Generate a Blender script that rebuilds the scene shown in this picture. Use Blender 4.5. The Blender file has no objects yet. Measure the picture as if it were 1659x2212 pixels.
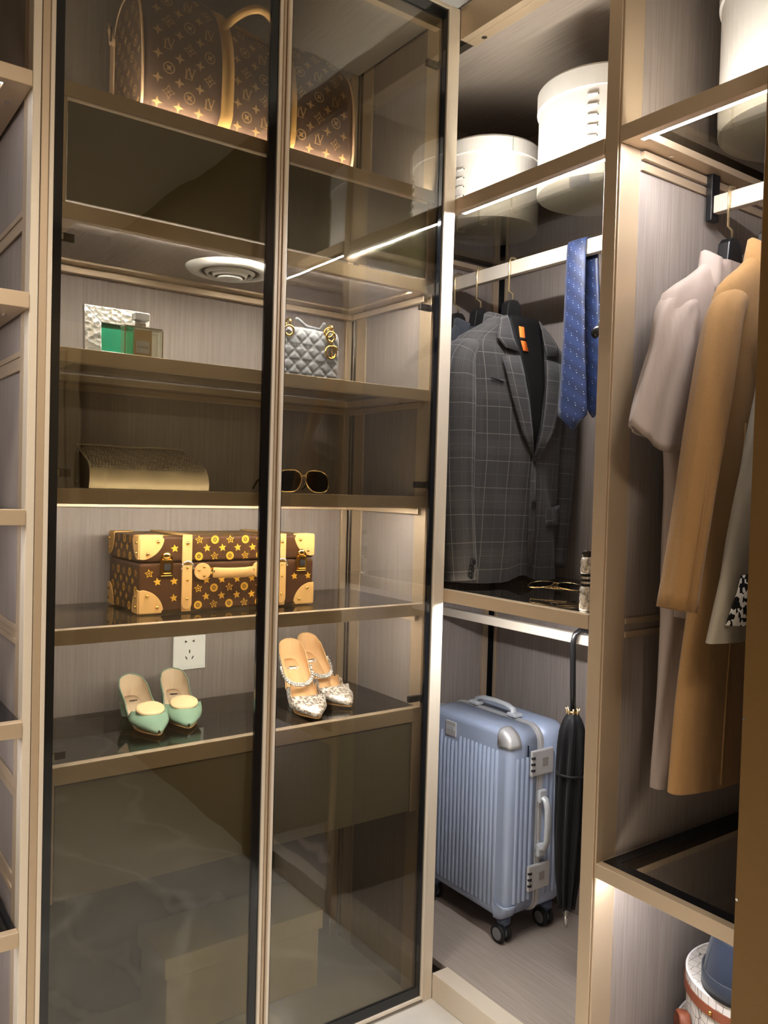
import bpy, math, random
from mathutils import Vector, Matrix
random.seed(7)
sc = bpy.context.scene
C = bpy.context.collection

# ------------------------------------------------------------------ camera
CAM = (-1.3541, -1.60, 1.30); YAW, PITCH, ROLL = math.radians(35.956), math.radians(-1.509), math.radians(1.5975)
F_PX = 1786.0
cam_d = bpy.data.cameras.new('camera'); cam = bpy.data.objects.new('camera', cam_d); C.objects.link(cam)
cam_d.sensor_fit = 'VERTICAL'; cam_d.sensor_height = 36.0; cam_d.lens = F_PX / 2212.0 * 36.0
cam_d.clip_start = 0.02
def cam_axes():
    cy, sy, cp, sp = math.cos(YAW), math.sin(YAW), math.cos(PITCH), math.sin(PITCH)
    f = Vector((sy * cp, cy * cp, sp)); r = Vector((cy, -sy, 0)); u = r.cross(f)
    return r * math.cos(ROLL) + u * math.sin(ROLL), -r * math.sin(ROLL) + u * math.cos(ROLL), f
_r, _u, _f = cam_axes()
cam.matrix_world = Matrix(((_r.x, _u.x, -_f.x, CAM[0]), (_r.y, _u.y, -_f.y, CAM[1]), (_r.z, _u.z, -_f.z, CAM[2]), (0, 0, 0, 1)))
sc.camera = cam

# ------------------------------------------------------------------ world, lights, exposure
w = bpy.data.worlds.new('world'); sc.world = w; w.use_nodes = True
w.node_tree.nodes['Background'].inputs[0].default_value = (1.0, 0.93, 0.84, 1)
w.node_tree.nodes['Background'].inputs[1].default_value = 0.03
def area(name, loc, size, power, col, rot=(0, 0, 0), sizey=None):
    l = bpy.data.lights.new(name, 'AREA'); l.energy = power; l.color = col
    l.shape = 'RECTANGLE' if sizey else 'SQUARE'; l.size = size
    if sizey: l.size_y = sizey
    o = bpy.data.objects.new(name, l); C.objects.link(o); o.location = loc; o.rotation_euler = rot
    return o
area('rear_fill_light', (-0.85, -2.1, 2.53), 0.45, 11, (1.0, 0.88, 0.73), sizey=0.45)  # added fill behind the camera, brightens faces turned towards it; no real fixture
area('downlight_light', (-1.45, -0.60, 2.54), 0.3, 9, (1.0, 0.90, 0.77), sizey=0.3).data.spread = math.radians(95)
LED_STRENGTH = 120.0
sc.view_settings.view_transform = 'Standard'; sc.view_settings.look = 'None'
sc.view_settings.gamma = 1.0; sc.view_settings.use_curve_mapping = False
sc.view_settings.exposure = 1.0

# ------------------------------------------------------------------ materials
def srgb(r, g, b):
    def c(v):
        v /= 255.0
        return v / 12.92 if v <= 0.04045 else ((v + 0.055) / 1.055) ** 2.4
    return (c(r), c(g), c(b), 1)
MATS = {}
class NT:
    def __init__(s, name):
        s.m = bpy.data.materials.new(name); s.m.use_nodes = True; s.t = s.m.node_tree
        s.b = s.t.nodes['Principled BSDF']; s.out = s.t.nodes['Material Output']; MATS[name] = s.m
    def n(s, t, **k):
        x = s.t.nodes.new(t)
        for a, v in k.items(): setattr(x, a, v)
        return x
    def l(s, a, b): s.t.links.new(a, b)
    def math(s, op, a, b=None, c=None):
        x = s.n('ShaderNodeMath', operation=op)
        for i, v in enumerate((a, b, c)):
            if v is None: continue
            if hasattr(v, 'links'): s.l(v, x.inputs[i])
            else: x.inputs[i].default_value = v
        return x.outputs[0]
    def mix(s, f, a, b):
        x = s.n('ShaderNodeMix', data_type='RGBA')
        for sock, v in ((x.inputs[0], f), (x.inputs[6], a), (x.inputs[7], b)):
            if hasattr(v, 'links'): s.l(v, sock)
            else: sock.default_value = v
        return x.outputs[2]
    def coord(s, which='Object', scale=(1, 1, 1), rot=(0, 0, 0)):
        tc = s.n('ShaderNodeTexCoord'); mp = s.n('ShaderNodeMapping')
        mp.inputs['Scale'].default_value = scale; mp.inputs['Rotation'].default_value = rot
        s.l(tc.outputs[which], mp.inputs[0]); return mp.outputs[0]
    def noise(s, vec, scale, detail=4, rough=0.5):
        x = s.n('ShaderNodeTexNoise'); x.inputs['Scale'].default_value = scale
        x.inputs['Detail'].default_value = detail; x.inputs['Roughness'].default_value = rough
        s.l(vec, x.inputs['Vector']); return x.outputs[0]
    def bump(s, h, strength, dist=0.001):
        x = s.n('ShaderNodeBump'); x.inputs['Strength'].default_value = strength; x.inputs['Distance'].default_value = dist
        s.l(h, x.inputs['Height']); s.l(x.outputs[0], s.b.inputs['Normal'])
    def ramp(s, f, stops):
        x = s.n('ShaderNodeValToRGB'); e = x.color_ramp.elements
        e[0].position, e[0].color = stops[0]; e[1].position, e[1].color = stops[-1]
        for p, c in stops[1:-1]:
            q = e.new(p); q.color = c
        s.l(f, x.inputs[0]); return x.outputs[0]
    def setp(s, col=None, rough=0.5, metal=0.0, spec=0.5):
        if col is not None:
            if hasattr(col, 'links'): s.l(col, s.b.inputs['Base Color'])
            else: s.b.inputs['Base Color'].default_value = col
        s.b.inputs['Roughness'].default_value = rough; s.b.inputs['Metallic'].default_value = metal
        s.b.inputs['Specular IOR Level'].default_value = spec
        return s
def plain(name, col, rough=0.5, metal=0.0, spec=0.5, nscale=0, namp=0.12, bump=0.0, sheen=0.0):
    """one-colour material with a faint procedural mottling"""
    t = NT(name)
    v = t.coord()
    if nscale:
        f = t.noise(v, nscale, 3)
        lo = tuple(c * (1 - namp) for c in col[:3]) + (1,); hi = tuple(min(1, c * (1 + namp)) for c in col[:3]) + (1,)
        t.setp(t.mix(f, lo, hi), rough, metal, spec)
        if bump: t.bump(f, bump)
    else: t.setp(col, rough, metal, spec)
    if sheen: t.b.inputs['Sheen Weight'].default_value = sheen
    return t.m
def wood(name, scale, c0, c1, c2):
    t = NT(name); v = t.coord(scale=scale)
    f = t.noise(v, 1.0, 5, 0.65); big = t.noise(t.coord(scale=tuple(x * 0.12 for x in scale)), 1.0, 2)
    col = t.ramp(f, [(0.25, c0), (0.5, c1), (0.78, c2)])
    t.setp(t.mix(t.math('MULTIPLY', big, 0.22), col, c0), 0.55, 0, 0.35); t.bump(f, 0.25, 0.0006)
wood('wood_vertical', (230, 230, 5), srgb(126, 115, 109), srgb(145, 134, 128), srgb(162, 151, 145))
wood('wood_level', (230, 5, 230), srgb(134, 124, 117), srgb(154, 143, 136), srgb(170, 159, 152))
plain('champagne', srgb(193, 172, 146), 0.38, 0.45, 0.5, 320, 0.05)
plain('champagne_light', srgb(224, 212, 194), 0.4, 0.3, 0.5, 260, 0.04)
plain('bronze_panel', srgb(112, 84, 44), 0.45, 0.4, 0.4, 120, 0.06)
plain('black_metal', srgb(22, 23, 26), 0.35, 0.3, 0.5, 200, 0.1)
plain('black_glass', srgb(10, 13, 17), 0.08, 0, 0.6)
plain('dark_steel', srgb(58, 52, 48), 0.3, 0.85, 0.5, 200, 0.1)
plain('chrome', srgb(215, 215, 215), 0.18, 1.0, 0.5, 60, 0.03)
plain('gold', srgb(222, 178, 92), 0.16, 1.0, 0.5, 80, 0.05)
plain('pale_gold', srgb(226, 204, 160), 0.25, 0.9, 0.5, 80, 0.05)
plain('white_board', srgb(238, 236, 236), 0.6, 0, 0.3, 60, 0.03, 0.05)
plain('white_plastic', srgb(238, 236, 230), 0.4, 0, 0.4, 60, 0.02)
plain('hole_black', srgb(14, 13, 12), 0.7)
plain('ceiling_paint', srgb(244, 241, 236), 0.8, 0, 0.2, 40, 0.03)
plain('wall_paint', srgb(158, 142, 116), 0.75, 0, 0.2, 40, 0.04)
plain('door_paint', srgb(186, 168, 134), 0.6, 0, 0.3, 40, 0.04)
def glass(name, tint, ior=1.52, wavy=0.0, gl=0.0):
    t = NT(name); t.t.nodes.remove(t.b)
    tr = t.n('ShaderNodeBsdfTransparent'); tr.inputs[0].default_value = tint
    g = t.n('ShaderNodeBsdfGlossy'); g.inputs['Roughness'].default_value = gl
    geo = t.n('ShaderNodeNewGeometry')
    io = t.math('MULTIPLY_ADD', geo.outputs['Backfacing'], 1.0 / ior - ior, ior)
    fr = t.n('ShaderNodeFresnel'); t.l(io, fr.inputs[0])
    if wavy:
        bm = t.n('ShaderNodeBump'); bm.inputs['Strength'].default_value = wavy; bm.inputs['Distance'].default_value = 0.002
        t.l(t.noise(t.coord(scale=(1, 1, 0.6)), 7.0, 1), bm.inputs['Height']); t.l(bm.outputs[0], g.inputs['Normal'])
    mx = t.n('ShaderNodeMixShader'); t.l(fr.outputs[0], mx.inputs[0]); t.l(tr.outputs[0], mx.inputs[1]); t.l(g.outputs[0], mx.inputs[2])
    t.l(mx.outputs[0], t.out.inputs[0]); return t.m
glass('door_glass', (0.735, 0.715, 0.65, 1), 1.75, 0.35)
glass('shelf_glass', (0.44, 0.41, 0.36, 1), 1.6)
glass('shelf_glass_dark', (0.32, 0.30, 0.26, 1), 1.6)
glass('shelf_glass_clear', (0.70, 0.68, 0.62, 1), 1.55)
glass('bottle_glass', (0.945, 0.95, 0.89, 1), 1.5)
glass('sun_lens', (0.04, 0.038, 0.035, 1), 1.5)
t = NT('smoked_panel'); t.setp(srgb(44, 43, 36), 0.07, 0, 0.7)
t.l(t.mix(t.noise(t.coord(), 3, 2), srgb(104, 99, 80), srgb(114, 108, 88)), t.b.inputs['Base Color'])
t = NT('led_light'); t.setp((1, 1, 1, 1)); t.b.inputs['Emission Color'].default_value = (0.965, 0.97, 1.0, 1); t.b.inputs['Emission Strength'].default_value = LED_STRENGTH
for nm, k in (('led_bright', 1.7), ('led_mid', 1.15), ('led_soft', 0.62), ('led_dim', 0.22)):
    t = NT(nm); t.setp((1, 1, 1, 1)); t.b.inputs['Emission Color'].default_value = (0.965, 0.97, 1.0, 1); t.b.inputs['Emission Strength'].default_value = LED_STRENGTH * k
# marble floor
t = NT('marble'); v = t.coord(scale=(1, 1, 1))
n1 = t.noise(v, 2.2, 6, 0.6); wv = t.n('ShaderNodeTexWave'); wv.inputs['Scale'].default_value = 0.9; wv.inputs['Distortion'].default_value = 14; wv.inputs['Detail'].default_value = 4
wv.inputs['Detail Scale'].default_value = 1.3
t.l(v, wv.inputs[0])
base = t.ramp(n1, [(0.3, srgb(176, 172, 165)), (0.7, srgb(206, 202, 194))])
vein = t.ramp(wv.outputs[0], [(0.0, (0, 0, 0, 1)), (0.93, (0, 0, 0, 1)), (1.0, (1, 1, 1, 1))])
t.setp(t.mix(t.math('MULTIPLY', vein, 0.6), base, srgb(232, 229, 220)), 0.16, 0, 0.5)
t = NT('reflected_marble'); v = t.coord(); n1 = t.noise(v, 3.0, 6, 0.6); wv = t.n('ShaderNodeTexWave'); wv.inputs['Scale'].default_value = 1.6; wv.inputs['Distortion'].default_value = 16; wv.inputs['Detail'].default_value = 4  # floor's reflection in the lower doors, painted as dim veined marble
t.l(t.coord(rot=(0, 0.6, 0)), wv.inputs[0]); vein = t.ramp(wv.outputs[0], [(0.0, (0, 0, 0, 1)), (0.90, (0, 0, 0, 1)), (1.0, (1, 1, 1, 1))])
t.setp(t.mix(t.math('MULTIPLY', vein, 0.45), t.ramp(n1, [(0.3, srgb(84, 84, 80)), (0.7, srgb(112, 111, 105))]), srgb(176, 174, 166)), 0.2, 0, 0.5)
# fabrics -------------------------------------------------------------
def fabric(name, col, amp=0.15, weave=900, bump=0.3, rough=0.9, big=8, sheen=0.15, fold=0.0):
    t = NT(name); a = t.noise(t.coord(), weave, 2); b_ = t.noise(t.coord(), big, 3)
    f = t.math('ADD', t.math('MULTIPLY', a, 0.7), t.math('MULTIPLY', b_, 0.3))
    lo = tuple(c * (1 - amp) for c in col[:3]) + (1,); hi = tuple(min(1, c * (1 + amp)) for c in col[:3]) + (1,)
    t.setp(t.mix(f, lo, hi), rough, 0, 0.2); t.bump(f, bump, 0.001); t.b.inputs['Sheen Weight'].default_value = sheen
    if fold:      # soft creases running down the cloth
        b1 = t.b.inputs['Normal'].links[0].from_node; b2 = t.n('ShaderNodeBump'); b2.inputs['Strength'].default_value = fold; b2.inputs['Distance'].default_value = 0.02
        t.l(t.noise(t.coord(scale=(16, 16, 5)), 1.0, 3, 0.45), b2.inputs['Height']); t.l(b2.outputs[0], b1.inputs['Normal'])
    return t
fabric('wool_dark', srgb(44, 46, 52), fold=0.4); fabric('lining_black', srgb(8, 7, 7), 0.1, 300, 0.05, 0.7, 8, 0.0)
fabric('cotton_beige', srgb(166, 151, 143), 0.06, 700, 0.15, 0.85, 8, 0.05, 0.55)
fabric('wool_camel', srgb(152, 116, 74), 0.14, 260, 0.6, 0.95, 5, 0.12, 0.4)
fabric('wool_grey', srgb(150, 140, 124), 0.12, 420, 0.4, 0.9, 8, 0.1, 0.4)
fabric('nylon_black', srgb(14, 14, 16), 0.15, 400, 0.2, 0.6, 10, 0.05, 0.7)
fabric('denim_navy', srgb(25, 31, 45), 0.18, 500, 0.4, 0.9)
fabric('denim_dark', srgb(30, 34, 44), 0.18, 500, 0.4, 0.9)
fabric('leather_grey', srgb(124, 126, 131), 0.06, 500, 0.12, 0.45)
fabric('leather_tan', srgb(184, 143, 88), 0.08, 300, 0.1, 0.5, 9, 0.0)
fabric('leather_nude', srgb(228, 192, 160), 0.06, 300, 0.1, 0.5, 9, 0.0)
fabric('leather_green', srgb(132, 160, 138), 0.05, 300, 0.06, 0.32, 9, 0.0)
fabric('leather_cream', srgb(222, 196, 152), 0.05, 300, 0.06, 0.4, 9, 0.0)
fabric('lining_cream', srgb(216, 194, 166), 0.05, 300, 0.05, 0.7, 9, 0.0)
fabric('lining_tan', srgb(226, 184, 136), 0.05, 300, 0.05, 0.65, 9, 0.0)
fabric('leather_brown', srgb(118, 66, 46), 0.1, 300, 0.1, 0.45, 9, 0.0)
fabric('canvas_brown', srgb(104, 82, 72), 0.08, 400, 0.12, 0.36, 9, 0.0)
fabric('trunk_brown', srgb(64, 40, 24), 0.08, 400, 0.1, 0.33, 9, 0.0)
fabric('satin_taupe', srgb(164, 150, 124), 0.08, 300, 0.08, 0.38, 12, 0.0)
fabric('gusset_dark', srgb(44, 40, 35), 0.08, 300, 0.08, 0.6, 12, 0.0)
plain('print_gold', srgb(190, 142, 44), 0.4, 0.1, 0.4, 200, 0.1)
plain('print_tan', srgb(190, 152, 106), 0.45, 0.0, 0.4, 200, 0.12)
plain('orange_label', srgb(226, 112, 40), 0.7, 0, 0.3, 300, 0.08)
plain('hanger_black', srgb(20, 20, 22), 0.28, 0, 0.5, 60, 0.1)
plain('box_cream', srgb(226, 212, 168), 0.6, 0, 0.3, 30, 0.07)
plain('photo_green', srgb(24, 122, 90), 0.25, 0, 0.5, 14, 0.12)
plain('label_grey', srgb(150, 148, 140), 0.4, 0.2, 0.4, 100, 0.05)
plain('ink_dark', srgb(40, 38, 36), 0.6)
plain('crystal', srgb(226, 222, 218), 0.08, 0.55, 0.8, 300, 0.15)
plain('bead_metal', srgb(120, 112, 100), 0.2, 0.9, 0.6, 300, 0.2)
plain('luggage_blue', srgb(164, 178, 204), 0.32, 0.15, 0.5, 60, 0.03)
plain('luggage_dark', srgb(96, 110, 136), 0.35, 0.45, 0.5, 60, 0.03)
plain('aluminium', srgb(214, 214, 214), 0.32, 0.55, 0.5, 200, 0.04)
plain('handle_grey', srgb(196, 200, 204), 0.35, 0.2, 0.5, 100, 0.03)
plain('rubber', srgb(34, 34, 36), 0.7, 0, 0.3, 100, 0.1)
plain('wheel_grey', srgb(120, 122, 124), 0.5, 0, 0.3, 100, 0.05)
plain('rim_gold', srgb(206, 172, 120), 0.2, 1.0, 0.5, 100, 0.05)
# hammered silver frame
t = NT('hammered_silver'); vo = t.n('ShaderNodeTexVoronoi'); vo.inputs['Scale'].default_value = 95; t.l(t.coord(), vo.inputs['Vector'])
t.setp(srgb(224, 222, 216), 0.28, 0.85); t.bump(vo.outputs[0], 0.5, 0.004)
# glitter
t = NT('glitter'); vo = t.n('ShaderNodeTexVoronoi'); vo.inputs['Scale'].default_value = 215; t.l(t.coord(), vo.inputs['Vector'])
hs = t.n('ShaderNodeSeparateColor'); t.l(vo.outputs['Color'], hs.inputs[0])
t.setp(t.ramp(hs.outputs[0], [(0.0, srgb(128, 108, 96)), (0.4, srgb(206, 190, 178)), (0.75, srgb(250, 246, 240)), (1.0, srgb(255, 252, 246))]), 0.3, 0.25, 0.9)
nm = t.n('ShaderNodeNormalMap')
cb = t.n('ShaderNodeMix', data_type='RGBA'); cb.inputs[0].default_value = 0.35; cb.inputs[6].default_value = (0.5, 0.5, 1, 1); t.l(vo.outputs['Color'], cb.inputs[7])
bm = t.n('ShaderNodeBump'); bm.inputs['Strength'].default_value = 0.9; bm.inputs['Distance'].default_value = 0.003; t.l(hs.outputs[1], bm.inputs['Height']); t.l(bm.outputs[0], t.b.inputs['Normal'])
t.t.nodes.remove(nm); t.t.nodes.remove(cb)
# windowpane check (uv in metres)
def uvsep(t):
    tc = t.n('ShaderNodeTexCoord'); sp = t.n('ShaderNodeSeparateXYZ'); t.l(tc.outputs['UV'], sp.inputs[0]); return sp.outputs[0], sp.outputs[1]
def line(t, x, period, width, off=0.0):
    f = t.math('FRACT', t.math('ADD', t.math('DIVIDE', x, period), 10.0 + off))
    d = t.math('ABSOLUTE', t.math('SUBTRACT', f, 0.5))
    return t.math('LESS_THAN', d, width / period / 2)
t = NT('wool_check'); u, v = uvsep(t)
L1 = t.math('MAXIMUM', line(t, u, 0.066, 0.0017), line(t, v, 0.072, 0.0017))
L2 = t.math('MAXIMUM', line(t, u, 0.066, 0.0013, 0.5), line(t, v, 0.072, 0.0013, 0.5))
fine = t.math('MULTIPLY', t.math('MAXIMUM', t.math('MULTIPLY', line(t, u, 0.0045, 0.0014), line(t, u, 0.132, 0.04)), t.math('MULTIPLY', line(t, v, 0.0045, 0.0014), line(t, v, 0.144, 0.04))), 0.07)
nz = t.noise(t.coord(), 700, 2)
amt = t.math('MULTIPLY', t.math('MAXIMUM', t.math('MAXIMUM', t.math('MULTIPLY', L1, 0.22), t.math('MULTIPLY', L2, 0.08)), fine), t.math('ADD', t.math('MULTIPLY', nz, 0.7), 0.55))
ground = t.mix(nz, srgb(38, 37, 37), srgb(60, 58, 58))
t.setp(t.mix(amt, ground, srgb(176, 168, 158)), 0.92, 0, 0.2); t.bump(t.math('ADD', t.math('MULTIPLY', nz, 0.05), t.noise(t.coord(scale=(14, 14, 5)), 1.0, 3, 0.45)), 0.45, 0.02); t.b.inputs['Sheen Weight'].default_value = 0.1
# dotted tie
t = NT('tie_silk'); u, v = uvsep(t)
ur = t.math('ADD', t.math('MULTIPLY', u, 0.80), t.math('MULTIPLY', v, 0.60)); vr = t.math('SUBTRACT', t.math('MULTIPLY', v, 0.80), t.math('MULTIPLY', u, 0.60))
def dots(t, a, b, pa, pb, r, oa=0.0, ob=0.0):
    fa = t.math('MULTIPLY', t.math('SUBTRACT', t.math('FRACT', t.math('ADD', t.math('DIVIDE', a, pa), 20 + oa)), 0.5), pa)
    fb = t.math('MULTIPLY', t.math('SUBTRACT', t.math('FRACT', t.math('ADD', t.math('DIVIDE', b, pb), 20 + ob)), 0.5), pb)
    return t.math('LESS_THAN', t.math('SQRT', t.math('ADD', t.math('MULTIPLY', fa, fa), t.math('MULTIPLY', fb, fb))), r)
D = t.math('MAXIMUM', dots(t, ur, vr, 0.024, 0.034, 0.0010), t.math('MAXIMUM', dots(t, ur, vr, 0.024, 0.034, 0.0008, 0.2, 0.12), dots(t, ur, vr, 0.031, 0.034, 0.0008, 0.4, 0.5)))
band = t.math('MULTIPLY', t.math('SINE', t.math('MULTIPLY', vr, 170)), 0.5)
g = t.mix(t.math('ADD', band, 0.5), srgb(25, 36, 66), srgb(33, 48, 86))
t.setp(t.mix(D, g, srgb(222, 228, 240)), 0.42, 0, 0.4); t.bump(t.noise(t.coord(), 900, 2), 0.15); t.b.inputs['Sheen Weight'].default_value = 0.1
# houndstooth
t = NT('houndstooth'); v = t.coord(scale=(1, 1, 1)); ck = t.n('ShaderNodeTexVoronoi'); ck.inputs['Scale'].default_value = 130; t.l(v, ck.inputs['Vector'])
hs = t.n('ShaderNodeSeparateColor'); t.l(ck.outputs['Color'], hs.inputs[0])
t.setp(t.mix(t.math('GREATER_THAN', hs.outputs[0], 0.55), srgb(22, 20, 20), srgb(226, 222, 214)), 0.9, 0, 0.2)
# printed hat box paper: pale ground with grey chain lines
t = NT('chain_paper'); vo = t.n('ShaderNodeTexVoronoi', feature='DISTANCE_TO_EDGE'); vo.inputs['Scale'].default_value = 54; vo.inputs['Randomness'].default_value = 0.35
mp = t.coord(scale=(1, 1, 0.7)); t.l(mp, vo.inputs['Vector'])
t.setp(t.mix(t.math('LESS_THAN', vo.outputs[0], 0.03), srgb(190, 184, 178), srgb(104, 99, 96)), 0.5, 0, 0.3)
# patterned perfume tube
t = NT('silver_marble'); t.setp(t.ramp(t.noise(t.coord(), 130, 3), [(0.35, srgb(120, 112, 104)), (0.6, srgb(224, 220, 212))]), 0.25, 0.4)

# ------------------------------------------------------------------ mesh builder
WT = {}
class MB:
    def __init__(s): s.v = []; s.f = []; s.uv = []
    def add(s, vs, fs, uvs=None):
        o = len(s.v); s.v += [tuple(p) for p in vs]
        for i, f in enumerate(fs):
            s.f.append(tuple(o + k for k in f)); s.uv.append(uvs[i] if uvs else None)
        return s
    def box(s, x0, x1, y0, y1, z0, z1):
        vs = [(x, y, z) for z in (z0, z1) for y in (y0, y1) for x in (x0, x1)]
        return s.add(vs, [(0, 2, 3, 1), (4, 5, 7, 6), (0, 1, 5, 4), (2, 6, 7, 3), (0, 4, 6, 2), (1, 3, 7, 5)])
    def obox(s, c, ax, ay, az, hx, hy, hz):
        c = Vector(c); ax, ay, az = (Vector(a).normalized() for a in (ax, ay, az)); vs = []
        for k in (-1, 1):
            for j in (-1, 1):
                for i in (-1, 1): vs.append(c + ax * hx * i + ay * hy * j + az * hz * k)
        return s.add(vs, [(0, 2, 3, 1), (4, 5, 7, 6), (0, 1, 5, 4), (2, 6, 7, 3), (0, 4, 6, 2), (1, 3, 7, 5)])
    def rings(s, R, closed=True, cap0=False, cap1=False):
        n = len(R[0]); vs = [p for r in R for p in r]; fs = []; uv = []
        vv = [0.0]
        for i in range(1, len(R)):
            vv.append(vv[-1] + (sum((Vector(R[i][k]) - Vector(R[i - 1][k])).length for k in range(n)) / n))
        mid = R[len(R) // 2]; uu = [0.0]
        for k in range(1, n + 1): uu.append(uu[-1] + (Vector(mid[k % n]) - Vector(mid[k - 1])).length)
        m = n if closed else n - 1
        for i in range(len(R) - 1):
            for k in range(m):
                k2 = (k + 1) % n
                fs.append((i * n + k, i * n + k2, (i + 1) * n + k2, (i + 1) * n + k))
                uv.append(((uu[k], vv[i]), (uu[k + 1], vv[i]), (uu[k + 1], vv[i + 1]), (uu[k], vv[i + 1])))
        if cap0: fs.append(tuple(range(n - 1, -1, -1))); uv.append(None)
        if cap1: fs.append(tuple((len(R) - 1) * n + k for k in range(n))); uv.append(None)
        return s.add(vs, fs, uv)
    def tube(s, path, r, n=8, caps=True, flat=None, up=None):
        """flat=(rx, ry): elliptical/rectangular section; r may be a list"""
        P = [Vector(p) for p in path]; R = []
        ref = Vector(up) if up else None
        prev = None
        for i, p in enumerate(P):
            d = (P[min(i + 1, len(P) - 1)] - P[max(i - 1, 0)]).normalized()
            if ref is not None: a = ref - d * ref.dot(d)
            elif prev is None:
                a = Vector((0, 0, 1)) if abs(d.z) < 0.9 else Vector((0, 1, 0)); a = a - d * a.dot(d)
            else: a = prev - d * prev.dot(d)
            a.normalize(); prev = a; b = d.cross(a)
            rr = r[i] if isinstance(r, (list, tuple)) else r
            rx, ry = (rr * flat[0], rr * flat[1]) if flat else (rr, rr)
            R.append([p + a * rx * math.cos(2 * math.pi * k / n) + b * ry * math.sin(2 * math.pi * k / n) for k in range(n)])
        return s.rings(R, True, caps, caps)
    def lathe(s, prof, c=(0, 0, 0), n=32, caps=True, axis='z'):
        R = []
        for r, z in prof:
            ring = []
            for k in range(n):
                a = 2 * math.pi * k / n; x, y = r * math.cos(a), r * math.sin(a)
                ring.append({'z': (c[0] + x, c[1] + y, c[2] + z), 'y': (c[0] + x, c[1] + z, c[2] - y), 'x': (c[0] + z, c[1] + x, c[2] + y)}[axis])
            R.append(ring)
        return s.rings(R, True, caps, caps)
    def sphere(s, c, r, n=8, m=6, sc=(1, 1, 1)):
        R = []
        for i in range(m + 1):
            a = math.pi * (0.02 + 0.96 * i / m); R.append([(c[0] + r * sc[0] * math.sin(a) * math.cos(2 * math.pi * k / n), c[1] + r * sc[1] * math.sin(a) * math.sin(2 * math.pi * k / n), c[2] - r * sc[2] * math.cos(a)) for k in range(n)])
        return s.rings(R, True, True, True)
    def torus(s, c, R, r, ax=(0, 1, 0), n=20, m=8, sx=1.0):
        ax = Vector(ax).normalized(); a = ax.orthogonal().normalized(); b = ax.cross(a); c = Vector(c); rs = []
        for i in range(n + 1):
            t_ = 2 * math.pi * i / n; d = a * math.cos(t_) * sx + b * math.sin(t_); rs.append([c + d * R + (d.normalized() * math.cos(2 * math.pi * k / m) + ax * math.sin(2 * math.pi * k / m)) * r for k in range(m)])
        return s.rings(rs, True)
    def prism(s, pts, f, d0, d1):
        """2-D outline extruded; f(a, b, d) -> xyz"""
        n = len(pts); vs = [f(a, b, d0) for a, b in pts] + [f(a, b, d1) for a, b in pts]
        fs = [tuple(range(n - 1, -1, -1)), tuple(range(n, 2 * n))] + [(i, (i + 1) % n, n + (i + 1) % n, n + i) for i in range(n)]
        return s.add(vs, fs)
    def strip(s, A, B):
        n = len(A); return s.rings([A, B], False)
    def build(s, name, mat, parent=None, smooth=False, bevel=0.0, sub=0, solid=0.0, local=False, kind=None, label=None, seg=2):
        me = bpy.data.meshes.new(name); xs = list(zip(*s.v))
        c = Vector((0, 0, 0)) if local else Vector(((min(xs[0]) + max(xs[0])) / 2, (min(xs[1]) + max(xs[1])) / 2, min(xs[2])))
        me.from_pydata([(x - c.x, y - c.y, z - c.z) for x, y, z in s.v], [], s.f)
        if any(u is not None for u in s.uv):
            ul = me.uv_layers.new(name='UVMap'); k = 0
            for f, u in zip(s.f, s.uv):
                for j in range(len(f)):
                    if u is not None: ul.data[k].uv = u[j]
                    k += 1
        me.materials.append(MATS[mat])
        if smooth:
            for p in me.polygons: p.use_smooth = True
        me.validate(); me.update()
        return link(name, me, parent, c, bevel, sub, solid, local, kind, label, seg)
def link(name, me, parent, c, bevel=0, sub=0, solid=0, local=False, kind=None, label=None, seg=2):
    o = bpy.data.objects.new(name, me); C.objects.link(o); c = Vector(c)
    if parent is not None:
        o.parent = parent; o.location = (0, 0, 0) if local else c - WT[parent.as_pointer()]
    else: o.location = c
    WT[o.as_pointer()] = c
    if solid:
        m = o.modifiers.new('solid', 'SOLIDIFY'); m.thickness = solid; m.offset = 0
    if bevel:
        m = o.modifiers.new('bevel', 'BEVEL'); m.width = bevel; m.segments = seg; m.limit_method = 'ANGLE'; m.angle_limit = math.radians(40)
    if sub:
        m = o.modifiers.new('sub', 'SUBSURF'); m.levels = sub; m.render_levels = sub
    if kind: o['kind'] = kind
    if label: o['label'] = label
    return o
def thing(name, label, cat, loc=(0, 0, 0), group=None, rot=(0, 0, 0)):
    o = bpy.data.objects.new(name, None); C.objects.link(o); o.location = loc; o.rotation_euler = rot; o.empty_display_size = 0.05
    o['label'] = label; o['category'] = cat
    if group: o['group'] = group
    WT[o.as_pointer()] = Vector(loc); return o
def tag(o, label, cat, group=None):
    o['label'] = label; o['category'] = cat
    if group: o['group'] = group
    return o
def struct(o): o['kind'] = 'structure'; return o
def text_mesh(s, txt, size):
    cu = bpy.data.curves.new('t', 'FONT'); cu.body = txt; cu.size = size; cu.align_x = 'CENTER'; cu.align_y = 'CENTER'; cu.resolution_u = 2
    ob = bpy.data.objects.new('t', cu); C.objects.link(ob)
    bpy.context.view_layer.update(); me = bpy.data.meshes.new_from_object(ob.evaluated_get(bpy.context.evaluated_depsgraph_get()))
    vs = [tuple(v.co) for v in me.vertices]; fs = [tuple(p.vertices) for p in me.polygons]
    bpy.data.objects.remove(ob); bpy.data.curves.remove(cu); bpy.data.meshes.remove(me); return vs, fs
def lerp(a, b, t_): return a + (b - a) * t_
def sstep(t_): t_ = max(0, min(1, t_)); return t_ * t_ * (3 - 2 * t_)
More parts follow.
